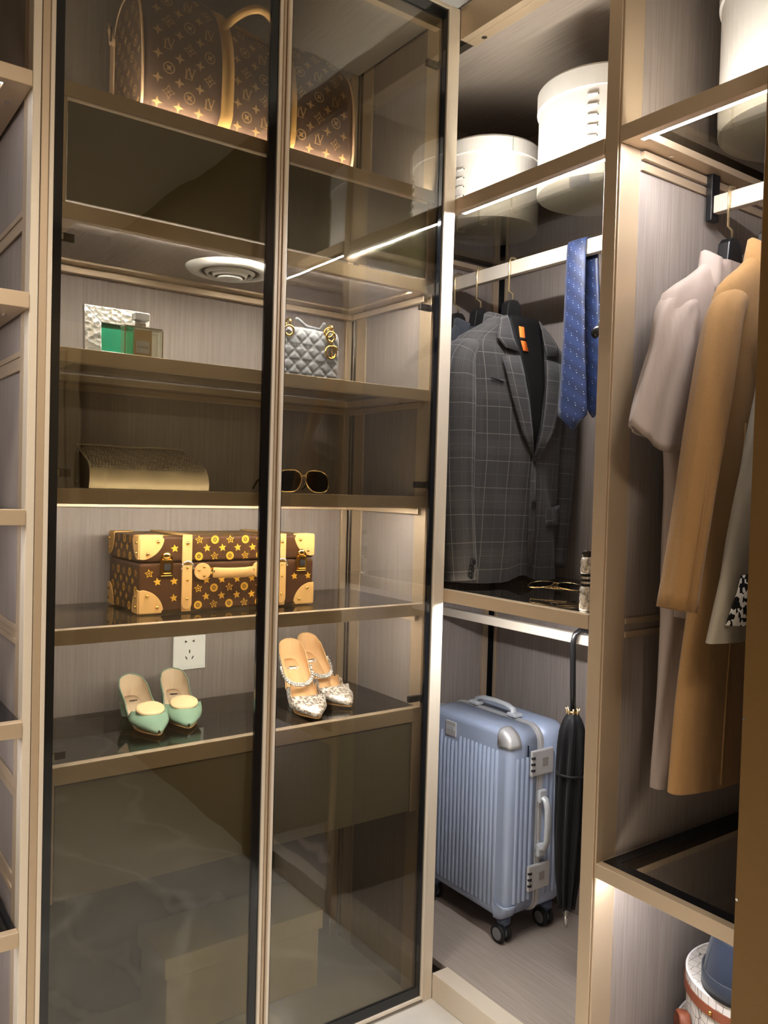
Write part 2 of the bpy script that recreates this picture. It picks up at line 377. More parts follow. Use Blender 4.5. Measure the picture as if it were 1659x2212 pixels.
def pw(tab, z):
    """piecewise-smooth lookup; tab sorted by key"""
    if z <= tab[0][0]: return tab[0][1:]
    for (a, b) in zip(tab, tab[1:]):
        if z <= b[0]:
            k = (z - a[0]) / (b[0] - a[0]); return tuple(lerp(p, q, k) for p, q in zip(a[1:], b[1:]))
    return tab[-1][1:]

# ------------------------------------------------------------------ room shell
struct(MB().box(-2.6, 0.62, -2.75, 0.50, -0.05, 0.0).build('floor', 'marble'))
struct(MB().box(-2.6, 0.62, -2.75, 0.50, 2.56, 2.62).build('ceiling', 'ceiling_paint'))
struct(MB().box(-2.6, 0.62, 0.46, 0.50, 0.0, 2.56).build('wall_back', 'wall_paint'))
struct(MB().box(0.59, 0.62, -2.75, 0.46, 0.0, 2.56).build('wall_right', 'wall_paint'))
struct(MB().box(0.0, 0.589, -2.70, -1.002, 0.0, 2.56).build('wall_near', 'wall_paint'))
struct(MB().box(-2.6, -2.55, -2.75, 0.46, 0.0, 2.56).build('wall_left', 'wall_paint'))
struct(MB().box(-2.55, 0.59, -2.75, -2.70, 0.0, 2.56).build('wall_rear', 'wall_paint'))
struct(MB().box(-2.55, 0.55, -2.70, -2.685, 0.0, 0.09).build('baseboard_rear', 'door_paint', bevel=0.003))
dr = struct(MB().box(-1.0, -0.15, -2.70, -2.66, 0.0, 2.1).build('door_1', 'door_paint', bevel=0.004))
for z0, z1 in ((0.18, 0.95), (1.05, 1.95)):
    for x0 in (-0.92, -0.54):
        MB().box(x0, x0 + 0.31, -2.662, -2.65, z0, z1).build('panel', 'door_paint', dr, bevel=0.008)

# ------------------------------------------------------------------ cabinets
def shelf(parent, axis, a0, a1, d0, d1, zt, zb, mat='shelf_glass', led=True, border=False, ledm='led_light', cap=False, side=0.045, led_z=0.0, screws=True, front=0.02):
    """framed glass shelf. axis 'x': runs along x, depth along +y. axis 'y': runs along y, depth along +x."""
    def bx(mb, p0, p1, q0, q1, z0, z1):
        return mb.box(p0, p1, q0, q1, z0, z1) if axis == 'x' else mb.box(q0, q1, p0, p1, z0, z1)
    m = MB(); ft = 0.016
    bx(m, a0, a1, d0, d0 + front, zb, zt)
    fr = m.build('shelf', 'champagne', parent, bevel=0.0012)
    for (p0, p1, q0, q1) in ((a0, a0 + side, d0 + front, d1), (a1 - side, a1, d0 + front, d1), (a0 + side, a1 - side, d1 - side, d1)):
        bx(MB(), p0, p1, q0, q1, zb + 0.001, zb + ft).build('shelf_rail', 'champagne', fr, bevel=0.001)
    bx(MB(), a0 + 0.002, a1 - 0.002, d0 + front + 0.0005, d1 - 0.002, zt - 0.008, zt - 0.001).build('glass_pane', mat, fr)
    if border:
        w_ = 0.028; e = 0.0006
        for (p0, p1, q0, q1) in ((a0 + 0.002, a1 - 0.002, d0 + front + 0.001, d0 + front + w_), (a0 + 0.002, a0 + w_, d0 + front + w_, d1 - w_), (a1 - w_, a1 - 0.002, d0 + front + w_, d1 - w_), (a0 + 0.002, a1 - 0.002, d1 - w_, d1 - 0.002)):
            bx(MB(), p0, p1, q0, q1, zt - 0.001, zt - 0.001 + e).build('black_border', 'black_glass', fr)
    if led:
        bx(MB(), a0 + 0.008, a1 - 0.008, d0 + front, d0 + front + 0.009, zb + led_z, zb + led_z + 0.005).build('led_strip', ledm, fr)
        if cap: bx(MB(), a0 + 0.004, a1 - 0.004, d0 + front, d0 + front + 0.012, zb + led_z + 0.0055, zb + led_z + 0.008).build('led_channel', 'champagne', fr)
    if screws:
        for k in (0.25, 0.75):
            for aa in (a0 + side * 0.5, a1 - side * 0.5):
                q = lerp(d0, d1, k); c = (aa, q, zb - 0.001) if axis == 'x' else (q, aa, zb - 0.001)
                MB().lathe([(0.0045, 0), (0.0045, 0.003)], c, 10).build('screw', 'chrome', fr)
    return fr

# --- glass-door display cabinet ----------------------------------------------------
GX0, GX1 = -0.983, 0.0
gc = thing('display_cabinet', 'tall champagne-framed display cabinet behind two smoked glass doors', 'cabinet', (-0.49, 0.2, 0))
def gbox(name, mat, *b, bevel=0.0012, parent=None): return MB().box(*b).build(name, mat, parent or gc, bevel=bevel)
gbox('post', 'champagne', -0.983, -0.969, 0.0, 0.04, 0.0, 2.50)
gbox('post', 'champagne_light', -0.030, 0.0, 0.0, 0.032, 0.0, 2.50)
gbox('back_panel', 'wood_vertical', -0.955, -0.060, 0.400, 0.415, 0.489, 2.50)
gbox('floor_reflection_panel', 'reflected_marble', -0.955, -0.060, 0.398, 0.415, 0.0, 0.488)  # lower back panel coloured to stand in for the reflected floor
gbox('stile', 'champagne', -0.060, -0.040, 0.392, 0.415, 0.0, 2.50)
gbox('stile', 'champagne', -0.969, -0.955, 0.392, 0.415, 0.0, 2.50)
# right side panel with front and rear stiles and the black corner channel
gbox('stile', 'champagne', -0.040, -0.002, 0.033, 0.080, 0.0, 2.50)
gbox('side_panel', 'wood_vertical', -0.036, -0.002, 0.080, 0.322, 0.0, 2.50)
gbox('stile', 'champagne', -0.040, -0.002, 0.322, 0.368, 0.0, 2.50)
gbox('corner_channel', 'black_metal', -0.036, -0.002, 0.368, 0.400, 0.0, 2.50)
gbox('channel_liner', 'chrome', -0.0385, -0.0362, 0.382, 0.385, 0.0, 2.50, bevel=0)
gbox('side_panel', 'wood_vertical', -0.981, -0.969, 0.042, 0.392, 0.0, 2.50)
gbox('top_rail', 'champagne', -0.969, -0.032, 0.030, 0.050, 2.452, 2.50)
gbox('top_panel', 'wood_level', -0.969, -0.040, 0.050, 0.392, 2.475, 2.50)
SX0, SX1, SY0, SY1 = -0.950, -0.041, 0.030, 0.385
S = [(2.051, 2.021), (1.826, 1.795), (1.555, 1.527), (1.287, 1.257), (1.0155, 0.985), (0.7515, 0.716)]
shelf(gc, 'x', SX0, SX1, SY0, SY1, *S[0], led=True, led_z=0.014, ledm='led_mid', mat='shelf_glass_clear')
shelf(gc, 'x', SX0, SX1, SY0, SY1, *S[1], mat='smoked_panel', led=True, led_z=0.0035, ledm='led_mid')
shelf(gc, 'x', SX0, SX1, SY0, SY1, *S[2], led=False, mat='shelf_glass_dark')
shelf(gc, 'x', SX0, SX1, SY0, SY1, *S[3], mat='shelf_glass_dark', led=True, led_z=0.002, ledm='led_mid')
shelf(gc, 'x', SX0, SX1, SY0, SY1, *S[4], led=True, led_z=0.002, ledm='led_soft')
shelf(gc, 'x', SX0, SX1, SY0, SY1, *S[5], led=False)
for zt, zb in S:      # ledges under the shelves against the side and back
    gbox('ledge', 'champagne', -0.052, -0.0401, 0.05, 0.385, zb - 0.016, zb - 0.001)
    gbox('ledge', 'champagne', -0.95, -0.053, 0.374, 0.3915, zb - 0.016, zb - 0.001)
# air duct box between the two upper shelves: smoked glass front, panelled underside with a round diffuser
gbox('duct_front', 'smoked_panel', -0.928, -0.062, 0.034, 0.040, 1.832, 2.016, bevel=0.0005)
gbox('stile', 'champagne', -0.950, -0.930, 0.031, 0.045, 1.827, 2.020)
gbox('stile', 'champagne', -0.060, -0.041, 0.031, 0.045, 1.827, 2.020)
gbox('duct_bottom', 'wood_level', -0.904, -0.087, 0.062, 0.338, 1.8005, 1.806)
vent = MB().lathe([(0.102, 0.0), (0.101, -0.005), (0.094, -0.012), (0.080, -0.016), (0.072, -0.016), (0.068, -0.012), (0.067, 0.0)], (-0.525, 0.175, 1.8045), 48, False).build('air_diffuser', 'white_plastic', gc, smooth=True, label='round white air diffuser with concentric rings')
for r0, r1, dz in ((0.060, 0.050, -0.016), (0.044, 0.035, -0.020)):
    MB().lathe([(r0 - 0.002, -0.002), (r0, -0.004), (r1 + 0.002, dz + 0.002), (r1, dz + 0.003), (r1, dz + 0.008), (r0 - 0.003, 0.0)], (-0.525, 0.175, 1.8045 - 0.006), 40, False).build('diffuser_ring', 'white_plastic', vent, smooth=True)
MB().lathe([(0.0, 0.0), (0.027, -0.001), (0.029, 0.001), (0.027, 0.006)], (-0.525, 0.175, 1.7770), 32, False).build('diffuser_cap', 'white_plastic', vent, smooth=True)
MB().lathe([(0.066, 0.0), (0.0, 0.0)], (-0.525, 0.175, 1.7915), 32, False).build('diffuser_throat', 'hole_black', vent)
# drawer under the lowest glass shelf
dw = gbox('drawer', 'smoked_panel', -0.930, -0.066, 0.034, 0.052, 0.488, 0.712, bevel=0.001)
gbox('drawer_body', 'gusset_dark', -0.925, -0.072, 0.053, 0.38, 0.495, 0.70, parent=dw)
gbox('stile', 'champagne', -0.950, -0.932, 0.031, 0.052, 0.486, 0.7155)
gbox('stile', 'champagne', -0.064, -0.041, 0.031, 0.052, 0.486, 0.7155)
# doors
def door(x0, x1, bl, br, hx, hs, label):
    z0, z1 = 0.010, 2.496
    d = MB().box(x0 + 0.003, x1 - 0.003, 0.003, 0.008, z0 + 0.004, z1 - 0.004).build('glass_door', 'door_glass', gc, label=label)
    for b in ((x0 + 0.008, x0 + 0.008 + bl, z0 + 0.008, z1 - 0.008), (x1 - 0.008 - br, x1 - 0.008, z0 + 0.008, z1 - 0.008), (x0 + 0.008 + bl, x1 - 0.008 - br, z0 + 0.008, z0 + 0.034), (x0 + 0.008 + bl, x1 - 0.008 - br, z1 - 0.034, z1 - 0.008)):
        MB().box(b[0], b[1], 0.0015, 0.0095, b[2], b[3]).build('black_border', 'black_glass', d)
    for b in ((x0, x0 + 0.008, z0, z1), (x1 - 0.008, x1, z0, z1), (x0 + 0.008, x1 - 0.008, z0, z0 + 0.008), (x0 + 0.008, x1 - 0.008, z1 - 0.008, z1)):
        MB().box(b[0], b[1], -0.004, 0.016, b[2], b[3]).build('edge_profile', 'champagne_light', d, bevel=0.001)
    for z in (0.777, 1.316, 1.757, 2.355):
        h = MB().box(hx - hs * 0.008, hx + hs * 0.030, 0.019, 0.031, z - 0.008, z + 0.008).build('hinge', 'dark_steel', d, bevel=0.002)
        MB().lathe([(0.013, 0), (0.013, 0.004)], (hx - hs * 0.010, 0.0105, z), 14, axis='y').build('hinge_cup', 'dark_steel', h)
        MB().box(min(hx + hs * 0.002, hx + hs * 0.008), max(hx + hs * 0.002, hx + hs * 0.008), 0.017, 0.019, z - 0.006, z + 0.006).build('hinge_screw_plate', 'chrome', h)
    return d
door(-0.969, -0.4965, 0.017, 0.019, -0.945, 1, 'left smoked glass door with black edge band')
rd = door(-0.4835, -0.0310, 0.004, 0.014, -0.055, -1, 'right smoked glass door with black edge band')
for x0, x1, y0 in ((-0.4960, -0.4925, -0.006), (-0.4915, -0.4885, -0.003), (-0.4875, -0.4845, -0.006)):
    gbox('handle_strip', 'champagne', x0, x1, y0, 0.014, 0.010, 2.496, bevel=0.0006)
# --- left open shelving ------------------------------------------------------------
lu = thing('open_shelving', 'open champagne-framed shelving at the left edge with lit glass shelves', 'shelving', (-1.45, 0.2, 0))
def lbox(name, mat, *b, bevel=0.0012): return MB().box(*b).build(name, mat, lu, bevel=bevel)
lbox('post', 'champagne_light', -0.999, -0.984, 0.0, 0.035, 0.0, 2.50)
lbox('stile', 'champagne', -0.999, -0.984, 0.036, 0.066, 0.0, 2.50)
lbox('stile', 'champagne_light', -0.999, -0.984, 0.360, 0.392, 0.0, 2.50)
lbox('side_panel', 'wood_vertical', -0.994, -0.984, 0.066, 0.360, 0.0, 2.50)
lbox('back_panel', 'wood_vertical', -2.0, -0.999, 0.400, 0.415, 0.0, 2.50)
lbox('post', 'champagne', -2.02, -2.0, 0.0, 0.035, 0.0, 2.50)
lbox('side_panel', 'wood_vertical', -2.02, -2.0, 0.036, 0.40, 0.0, 2.50)
for z in (1.785, 1.525, 1.007, 0.717, 0.53):
    for dz in (0.010, -0.016):
        lbox('cross_rail', 'champagne', -0.9985, -0.9945, 0.066, 0.360, z + dz - 0.003, z + dz + 0.008, bevel=0.0008)
    lbox('cross_rail', 'champagne', -0.9965, -0.9942, 0.066, 0.360, z - 0.007, z + 0.0065, bevel=0)
for zt in (2.034, 1.639, 1.247, 0.858, 0.468):
    shelf(lu, 'x', -1.998, -0.9995, -0.004, 0.385, zt, zt - 0.029, border=True, led_z=0.002, ledm='led_dim')
# --- corner hanging bay ------------------------------------------------------------
hb = thing('hanging_wardrobe', 'open corner wardrobe bay holding the checked blazer and blue suitcase', 'wardrobe', (0.28, 0, 0))
def hbox(name, mat, *b, bevel=0.0012): return MB().box(*b).build(name, mat, hb, bevel=bevel)
hbox('post', 'champagne', 0.0, 0.062, -0.501, -0.468, 0.0, 2.52)
hbox('side_panel', 'wood_vertical', 0.0625, 0.55, -0.499, -0.472, 0.0, 2.50)
hbox('back_panel', 'wood_vertical', 0.552, 0.566, -0.471, 0.372, 0.0, 2.50)
hbox('stile', 'champagne', 0.546, 0.566, 0.373, 0.384, 0.0, 2.50)
hbox('corner_channel', 'black_metal', 0.552, 0.566, 0.384, 0.414, 0.0, 2.50)
hbox('stile', 'champagne', 0.508, 0.530, 0.392, 0.414, 0.0, 2.50)
hbox('corner_channel', 'black_metal', 0.5305, 0.5515, 0.402, 0.414, 0.0, 2.50)
hbox('end_panel', 'wood_vertical', 0.001, 0.5075, 0.400, 0.414, 0.0, 2.50)
hbox('top_rail', 'champagne', 0.0, 0.02, -0.467, -0.001, 2.425, 2.505)
hbox('top_rail_lip', 'champagne', 0.0205, 0.05, -0.467, -0.001, 2.425, 2.44)
hbox('top_panel', 'wood_level', 0.0505, 0.55, -0.467, 0.399, 2.43, 2.45)
hbox('base_rail', 'champagne_light', 0.0, 0.05, -0.467, -0.001, 0.0, 0.066)
hbox('base_panel', 'wood_level', 0.0505, 0.55, -0.467, 0.398, 0.045, 0.062)
for y in (-0.05, -0.42): MB().lathe([(0.007, 0), (0.007, 0.003)], (0.036, y, 2.4235), 12).build('screw', 'chrome', hb)
shelf(hb, 'y', -0.466, 0.396, 0.0, 0.545, 2.033, 2.000, side=0.03, led=False, mat='shelf_glass_clear')
shelf(hb, 'y', -0.466, 0.396, 0.0, 0.545, 1.053, 1.022, side=0.03, led=False)
for zb in (2.000, 1.0225):
    hbox('led_strip', 'led_bright' if zb > 1.5 else 'led_light', 0.021, 0.031, -0.462, -0.004, zb + 0.001, zb + 0.006, bevel=0)
def rail(z0, z1, x0, x1, y0, y1, parent):
    r_ = MB().box(x0, x1, y0, y1, z0, z1).build('hanging_rail', 'champagne_light', parent, bevel=0.002)
    return r_
rail(1.913, 1.952, 0.290, 0.310, -0.470, 0.399, hb)
rail(0.925, 0.950, 0.270, 0.290, -0.470, 0.399, hb)
# --- right hanging bay ----------------------------------------------------------------
rb = thing('hanging_wardrobe', 'open wardrobe bay at the right holding the camel coat and hat boxes', 'wardrobe', (0.28, -0.85, 0))
def rbox(name, mat, *b, bevel=0.0012): return MB().box(*b).build(name, mat, rb, bevel=bevel)
rbox('stile', 'champagne', 0.003, 0.066, -0.506, -0.5012, 0.0, 2.52)
rbox('side_panel', 'wood_vertical', 0.066, 0.55, -0.506, -0.4995, 0.0, 2.50)
rbox('back_panel', 'wood_vertical', 0.552, 0.566, -0.970, -0.472, 0.0, 2.50)
rbox('post', 'champagne', 0.0, 0.062, -1.000, -0.970, 0.0, 2.52)
rbox('side_panel', 'wood_vertical', 0.0625, 0.55, -0.995, -0.972, 0.0, 2.50)
rbox('top_panel', 'wood_level', 0.0, 0.55, -0.969, -0.507, 2.43, 2.45)
rbox('base_rail', 'champagne_light', 0.0, 0.05, -0.969, -0.507, 0.0, 0.066)
rbox('base_panel', 'wood_level', 0.0505, 0.55, -0.969, -0.507, 0.045, 0.062)
shelf(rb, 'y', -0.968, -0.507, 0.0, 0.545, 2.045, 2.012, side=0.045, led=False, mat='shelf_glass_clear')
shelf(rb, 'y', -0.968, -0.507, 0.0, 0.545, 0.546, 0.516, side=0.045, led=False, border=True)
for zb in (2.0125, 0.5165):
    rbox('led_strip', 'led_light' if zb > 1.5 else 'led_soft', 0.021, 0.031, -0.93, -0.54 if zb > 1 else -0.512, zb + 0.0005, zb + 0.006, bevel=0)
for z in (1.038, 1.010): rbox('cross_rail', 'champagne', 0.067, 0.545, -0.5095, -0.5062, z - 0.004, z + 0.009, bevel=0.0008)
rbox('cross_rail', 'champagne', 0.067, 0.545, -0.512, -0.5062, 1.972, 1.988, bevel=0.001)
rbox('cross_rail', 'champagne', 0.067, 0.545, -0.516, -0.5062, 1.994, 2.010, bevel=0.001)
rbox('rail_bracket', 'black_metal', 0.285, 0.315, -0.530, -0.516, 1.912, 2.020)
rail(1.927, 1.965, 0.290, 0.310, -0.968, -0.531, rb)
# closed leaf in front of the rest of the right bay
cd = MB().box(-0.036, -0.008, -0.995, -0.834, 0.01, 2.51).build('wardrobe_door', 'bronze_panel', None, bevel=0.0015)
tag(cd, 'plain dark bronze wardrobe leaf closing off the right edge', 'wardrobe door')
for z in (0.30, 0.62, 0.93): MB().lathe([(0.0025, 0), (0.0025, 0.002)], (-0.0375, -0.838, z), 8, axis='x').build('screw', 'chrome', cd)

# ------------------------------------------------------------------ print glyphs
def g_star(n, r, ri, rot=0.0):
    return [[(0, 0)] + [((r if k % 2 == 0 else ri) * math.sin(rot + math.pi * k / n), (r if k % 2 == 0 else ri) * math.cos(rot + math.pi * k / n)) for k in range(2 * n + 1)]], 'fan'
def g_outline(pts_o, pts_i):
    n = len(pts_o); return [[pts_o[k], pts_o[(k + 1) % n], pts_i[(k + 1) % n], pts_i[k]] for k in range(n)]
def star_pts(n, r, ri, rot=0.0): return [((r if k % 2 == 0 else ri) * math.sin(rot + math.pi * k / n), (r if k % 2 == 0 else ri) * math.cos(rot + math.pi * k / n)) for k in range(2 * n)]
def circ(r, n=16): return [(r * math.sin(2 * math.pi * k / n), r * math.cos(2 * math.pi * k / n)) for k in range(n)]
def stroke(p, q, w_):
    dx, dy = q[0] - p[0], q[1] - p[1]; l = math.hypot(dx, dy) or 1; nx, ny = -dy / l * w_ / 2, dx / l * w_ / 2
    return [(p[0] + nx, p[1] + ny), (q[0] + nx, q[1] + ny), (q[0] - nx, q[1] - ny), (p[0] - nx, p[1] - ny)]
def fan(pts): return [[(0, 0), pts[k], pts[(k + 1) % len(pts)]] for k in range(len(pts))]
def glyph(kind, s):
    """list of small convex polygons in the print plane, size about s"""
    if kind == 'star4': return fan(star_pts(4, s * 0.55, s * 0.2))
    if kind == 'star5': return fan(star_pts(5, s * 0.52, s * 0.24))
    if kind == 'flower':   # four-point flower with an outlined diamond round it
        return g_outline(star_pts(4, s * 0.62, s * 0.30), star_pts(4, s * 0.48, s * 0.22)) + fan(star_pts(4, s * 0.24, s * 0.08, math.pi / 4))
    if kind == 'star5o': return g_outline(star_pts(5, s * 0.56, s * 0.27), star_pts(5, s * 0.40, s * 0.18)) + fan(star_pts(4, s * 0.18, s * 0.07))
    if kind == 'ring':
        return g_outline(circ(s * 0.52), circ(s * 0.42)) + fan(star_pts(4, s * 0.36, s * 0.14, math.pi / 4))
    if kind == 'disc':     # filled disc; the flower on it is cut out as gaps
        out = g_outline(circ(s * 0.54), circ(s * 0.25))
        return out + fan(star_pts(4, s * 0.20, s * 0.08, math.pi / 4))
    if kind == 'lv':
        w_ = s * 0.085
        return [stroke((-0.30 * s, 0.30 * s), (-0.36 * s, -0.42 * s), w_ * 1.5), stroke((-0.46 * s, 0.32 * s), (-0.14 * s, 0.32 * s), w_ * 0.7), stroke((-0.48 * s, -0.44 * s), (0.20 * s, -0.44 * s), w_ * 0.8), stroke((0.20 * s, -0.44 * s), (0.25 * s, -0.28 * s), w_ * 0.7),
                stroke((-0.10 * s, 0.48 * s), (0.16 * s, -0.30 * s), w_ * 1.5), stroke((0.16 * s, -0.30 * s), (0.44 * s, 0.48 * s), w_), stroke((-0.24 * s, 0.50 * s), (0.06 * s, 0.50 * s), w_ * 0.7), stroke((0.30 * s, 0.50 * s), (0.56 * s, 0.50 * s), w_ * 0.7)]
def print_on(mb, fn, kind, u, v, s, rot=0.0):
    ca, sa = math.cos(rot), math.sin(rot)
    for poly in glyph(kind, s):
        mb.add([fn(u + a * ca - b * sa, v + a * sa + b * ca) for a, b in poly], [tuple(range(len(poly)))])

# ------------------------------------------------------------------ duffel bag
bag = thing('duffel_bag', 'brown monogram canvas duffel bag with tan leather handles on the top shelf', 'bag', (-0.52, 0.176, 2.052))
BX0, BX1, BCY, BZ0, BH = -0.775, -0.262, 0.176, 2.053, 0.29
def bag_sec(t_, x):
    """t_ runs 0..1 round the section from front bottom over the top to back bottom"""
    ex = min(1.0, (x - BX0) / 0.06, (BX1 - x) / 0.06); k = 0.93 + 0.07 * math.sqrt(max(0, 1 - (1 - max(0, ex)) ** 2))
    sag = 0.014 * math.sin((x - BX0) * 17) * math.sin(t_ * math.pi)
    dip = 0.030 * sstep((x + 0.46) / 0.2)
    a = math.pi * (1.18 - 1.36 * t_); n = 2.7
    cs, sn = math.cos(a), math.sin(a)
    y = BCY + 0.108 * k * math.copysign(abs(cs) ** (2 / n), cs); z = BZ0 + 0.045 + (BH - 0.045 - dip) * k * (abs(sn) ** (2 / n)) if sn > 0 else BZ0 + 0.045 - 0.045 * (abs(sn) / 0.536) ** 0.8
    return (y - (0.010 * sag / 0.014 if t_ < 0.5 else 0), max(BZ0, z + sag))
bm_ = MB(); NXB, NTB = 34, 40; R = []
for i in range(NXB + 1):
    x = lerp(BX0, BX1, i / NXB); R.append([(x,) + bag_sec(k / NTB, x) for k in range(NTB + 1)])
bm_.rings(R, True, True, True)
body = bm_.build('canvas_body', 'canvas_brown', bag, smooth=False)
for p in body.data.polygons: p.use_smooth = len(p.vertices) == 4
# arc-length parametrisation of the front for the print
def bag_surf(u, v):
    """u along x, v metres up the front from the base"""
    acc = 0; prev = bag_sec(0, u)
    for k in range(1, 121):
        q = bag_sec(k / 120, u); d = math.hypot(q[0] - prev[0], q[1] - prev[1])
        if acc + d >= v:
            f = (v - acc) / d; y, z = lerp(prev[0], q[0], f), lerp(prev[1], q[1], f)
            nl = math.hypot(q[0] - prev[0], q[1] - prev[1]); ny, nz = -(q[1] - prev[1]) / nl, (q[0] - prev[0]) / nl
            return (u, y + ny * 0.0012, z + nz * 0.0012)
        acc += d; prev = q
    return (u, prev[0], prev[1])
pm = MB(); row = 0; v = 0.03
kinds = ['star4', 'lv', 'star4', 'flower', 'star4', 'ring']
while v < 0.40:
    u = BX0 + 0.03 + (0.0225 if row % 2 else 0.0); i = 0
    while u < BX1 - 0.02:
        kd = 'star4' if row % 2 == 0 else ['flower', 'ring', 'lv'][(i + row // 2) % 3]
        if not (-0.622 < u < -0.573 or -0.465 < u < -0.416): print_on(pm, bag_surf, kd, u, v, 0.024 if kd != 'star4' else 0.021)
        u += 0.045; i += 1
    v += 0.0245; row += 1
pm.build('monogram_print', 'print_tan', body)
# end print and trims
pm = MB()
for j in range(9):
    for i in range(5):
        y = BCY - 0.085 + i * 0.042 + (0.021 if j % 2 else 0); z = BZ0 + 0.03 + j * 0.0255
        if abs(y - BCY) < 0.088: print_on(pm, lambda a, b: (BX0 - 0.0015, a, b), ['star4', 'ring', 'lv', 'flower'][(i + j) % 4], y, z, 0.022)
pm.build('monogram_print', 'print_tan', body)
for xx, nm in ((BX0 + 0.001, 'piping'), (BX1 - 0.001, 'piping')):
    pts = [(xx, *[c for c in bag_sec(k / 40, xx)]) for k in range(41)]
    MB().tube([(p[0], BCY + (p[1] - BCY) * 1.012, p[2] + 0.001) for p in pts], 0.0028, 6).build(nm, 'leather_nude', bag, smooth=True)
def strap_on_bag(x, parent):
    A = []; B = []
    for k in range(0, 26):
        t_ = 0.02 + 0.40 * k / 25; y, z = bag_sec(t_, x); y2, z2 = bag_sec(t_ + 0.01, x); l = math.hypot(y2 - y, z2 - z); ny, nz = -(z2 - z) / l, (y2 - y) / l
        bow = -0.004 + 0.012 * math.sin(k / 25 * math.pi)
        A.append((x - 0.0135 + bow, y + ny * 0.0025, z + nz * 0.0025)); B.append((x + 0.0135 + bow, y + ny * 0.0025, z + nz * 0.0025))
    return MB().strip(A, B).build('strap', 'leather_tan', parent, smooth=True, solid=0.003)
for sx in (-0.597, -0.440):
    strap_on_bag(sx, bag)
def arch(x0, x1, y0, z0, y1, h, n=24):
    return [(lerp(x0, x1, k / n), lerp(y0, y1, math.sin(math.pi * k / n)), z0 + h * math.sin(math.pi * k / n) ** 0.8) for k in range(n + 1)]
hz = 2.272
for (yy, dy, h) in ((0.098, 0.055, 0.065), (0.112, 0.215, 0.098)):
    hd = MB().tube(arch(-0.603, -0.436, yy, hz, dy, h), 0.0085, 10).build('handle', 'leather_tan', bag, smooth=True)
    MB().torus((-0.606, yy - 0.002, hz - 0.002), 0.010, 0.0028, (0, 1, 0.2)).build('handle_ring', 'gold', hd, smooth=True)
tb = MB().box(BX0 - 0.005, BX0 - 0.0015, BCY + 0.068, BCY + 0.094, BZ0 + 0.005, BZ0 + 0.215).build('end_tab', 'leather_nude', bag, bevel=0.001)
MB().tube([(BX0 - 0.004, BCY + 0.07, BZ0 + 0.20), (BX0 - 0.014, BCY + 0.072, BZ0 + 0.23), (BX0 - 0.010, BCY + 0.085, BZ0 + 0.255), (BX0 - 0.004, BCY + 0.09, BZ0 + 0.21)], 0.004, 6).build('tab_loop', 'leather_nude', tb, smooth=True)
MB().obox((BX0 - 0.012, BCY + 0.066, BZ0 + 0.222), (1, 0, 0), (0, 1, 0), (0, 0, 1), 0.0015, 0.0025, 0.016).build('zip_pull', 'chrome', tb)

# ------------------------------------------------------------------ picture frame and perfume
pf = thing('picture_frame', 'square hammered silver picture frame with a plain green picture', 'picture frame', (-0.787, 0.168, 1.556))
FX0, FX1, FZ0, FZ1, FW = -0.856, -0.718, 1.5565, 1.668, 0.0345
def lean(x, z, d): return (x, 0.150 + d + (z - FZ0) * 0.10, z)
for nm, q in (('frame_rail', [(FX0, FZ1), (FX1, FZ1), (FX1 - FW, FZ1 - FW), (FX0 + FW, FZ1 - FW)]), ('frame_rail', [(FX0, FZ0), (FX1, FZ0), (FX1 - FW, FZ0 + 0.018), (FX0 + FW, FZ0 + 0.018)]),
              ('frame_stile', [(FX0, FZ0), (FX0 + FW, FZ0 + 0.018), (FX0 + FW, FZ1 - FW), (FX0, FZ1)]), ('frame_stile', [(FX1, FZ0), (FX1 - FW, FZ0 + 0.018), (FX1 - FW, FZ1 - FW), (FX1, FZ1)])):
    MB().prism(q, lean, 0.0, 0.014).build(nm, 'hammered_silver', pf, bevel=0.0012)
MB().prism([(FX0 + FW - 0.002, FZ0 + 0.012), (FX1 - FW + 0.002, FZ0 + 0.012), (FX1 - FW + 0.002, FZ1 - FW + 0.002), (FX0 + FW - 0.002, FZ1 - FW + 0.002)], lean, 0.007, 0.010).build('picture', 'photo_green', pf)
MB().prism([(FX0 + 0.005, FZ0 + 0.004), (FX1 - 0.005, FZ0 + 0.004), (FX1 - 0.005, FZ1 - 0.004), (FX0 + 0.005, FZ1 - 0.004)], lean, 0.0145, 0.017).build('backing', 'hole_black', pf)
MB().prism([(-0.80, FZ0), (-0.775, FZ0), (-0.782, FZ0 + 0.075), (-0.793, FZ0 + 0.075)], lambda x, z, d: (x, 0.215 + d - (z - FZ0) * 0.45, z), 0.0, 0.003).build('easel_leg', 'hole_black', pf)
pb = thing('perfume_bottle', 'square clear glass perfume bottle with a silver cap beside the silver frame', 'bottle', (-0.765, 0.078, 1.556))
def rrect(x0, x1, y0, y1, r, n=4):
    out = []
    for cx, cy, a0 in ((x1 - r, y1 - r, 0), (x0 + r, y1 - r, 90), (x0 + r, y0 + r, 180), (x1 - r, y0 + r, 270)):
        for k in range(n + 1):
            a = math.radians(a0 + 90 * k / n); out.append((cx + r * math.cos(a), cy + r * math.sin(a)))
    return out
def rbx(mb, x0, x1, y0, y1, z0, z1, r):
    q = rrect(x0, x1, y0, y1, r); return mb.rings([[(a, b, z0) for a, b in q], [(a, b, z1) for a, b in q]], True, True, True)
gl = rbx(MB(), -0.803, -0.724, 0.064, 0.092, 1.5565, 1.6150, 0.004).build('glass_bottle', 'bottle_glass', pb)
rbx(MB(), -0.796, -0.731, 0.0695, 0.0865, 1.5625, 1.6085, 0.003).build('perfume_liquid', 'bottle_glass', gl)
rbx(MB(), -0.804, -0.723, 0.063, 0.093, 1.6155, 1.6185, 0.004).build('shoulder_plate', 'chrome', pb)
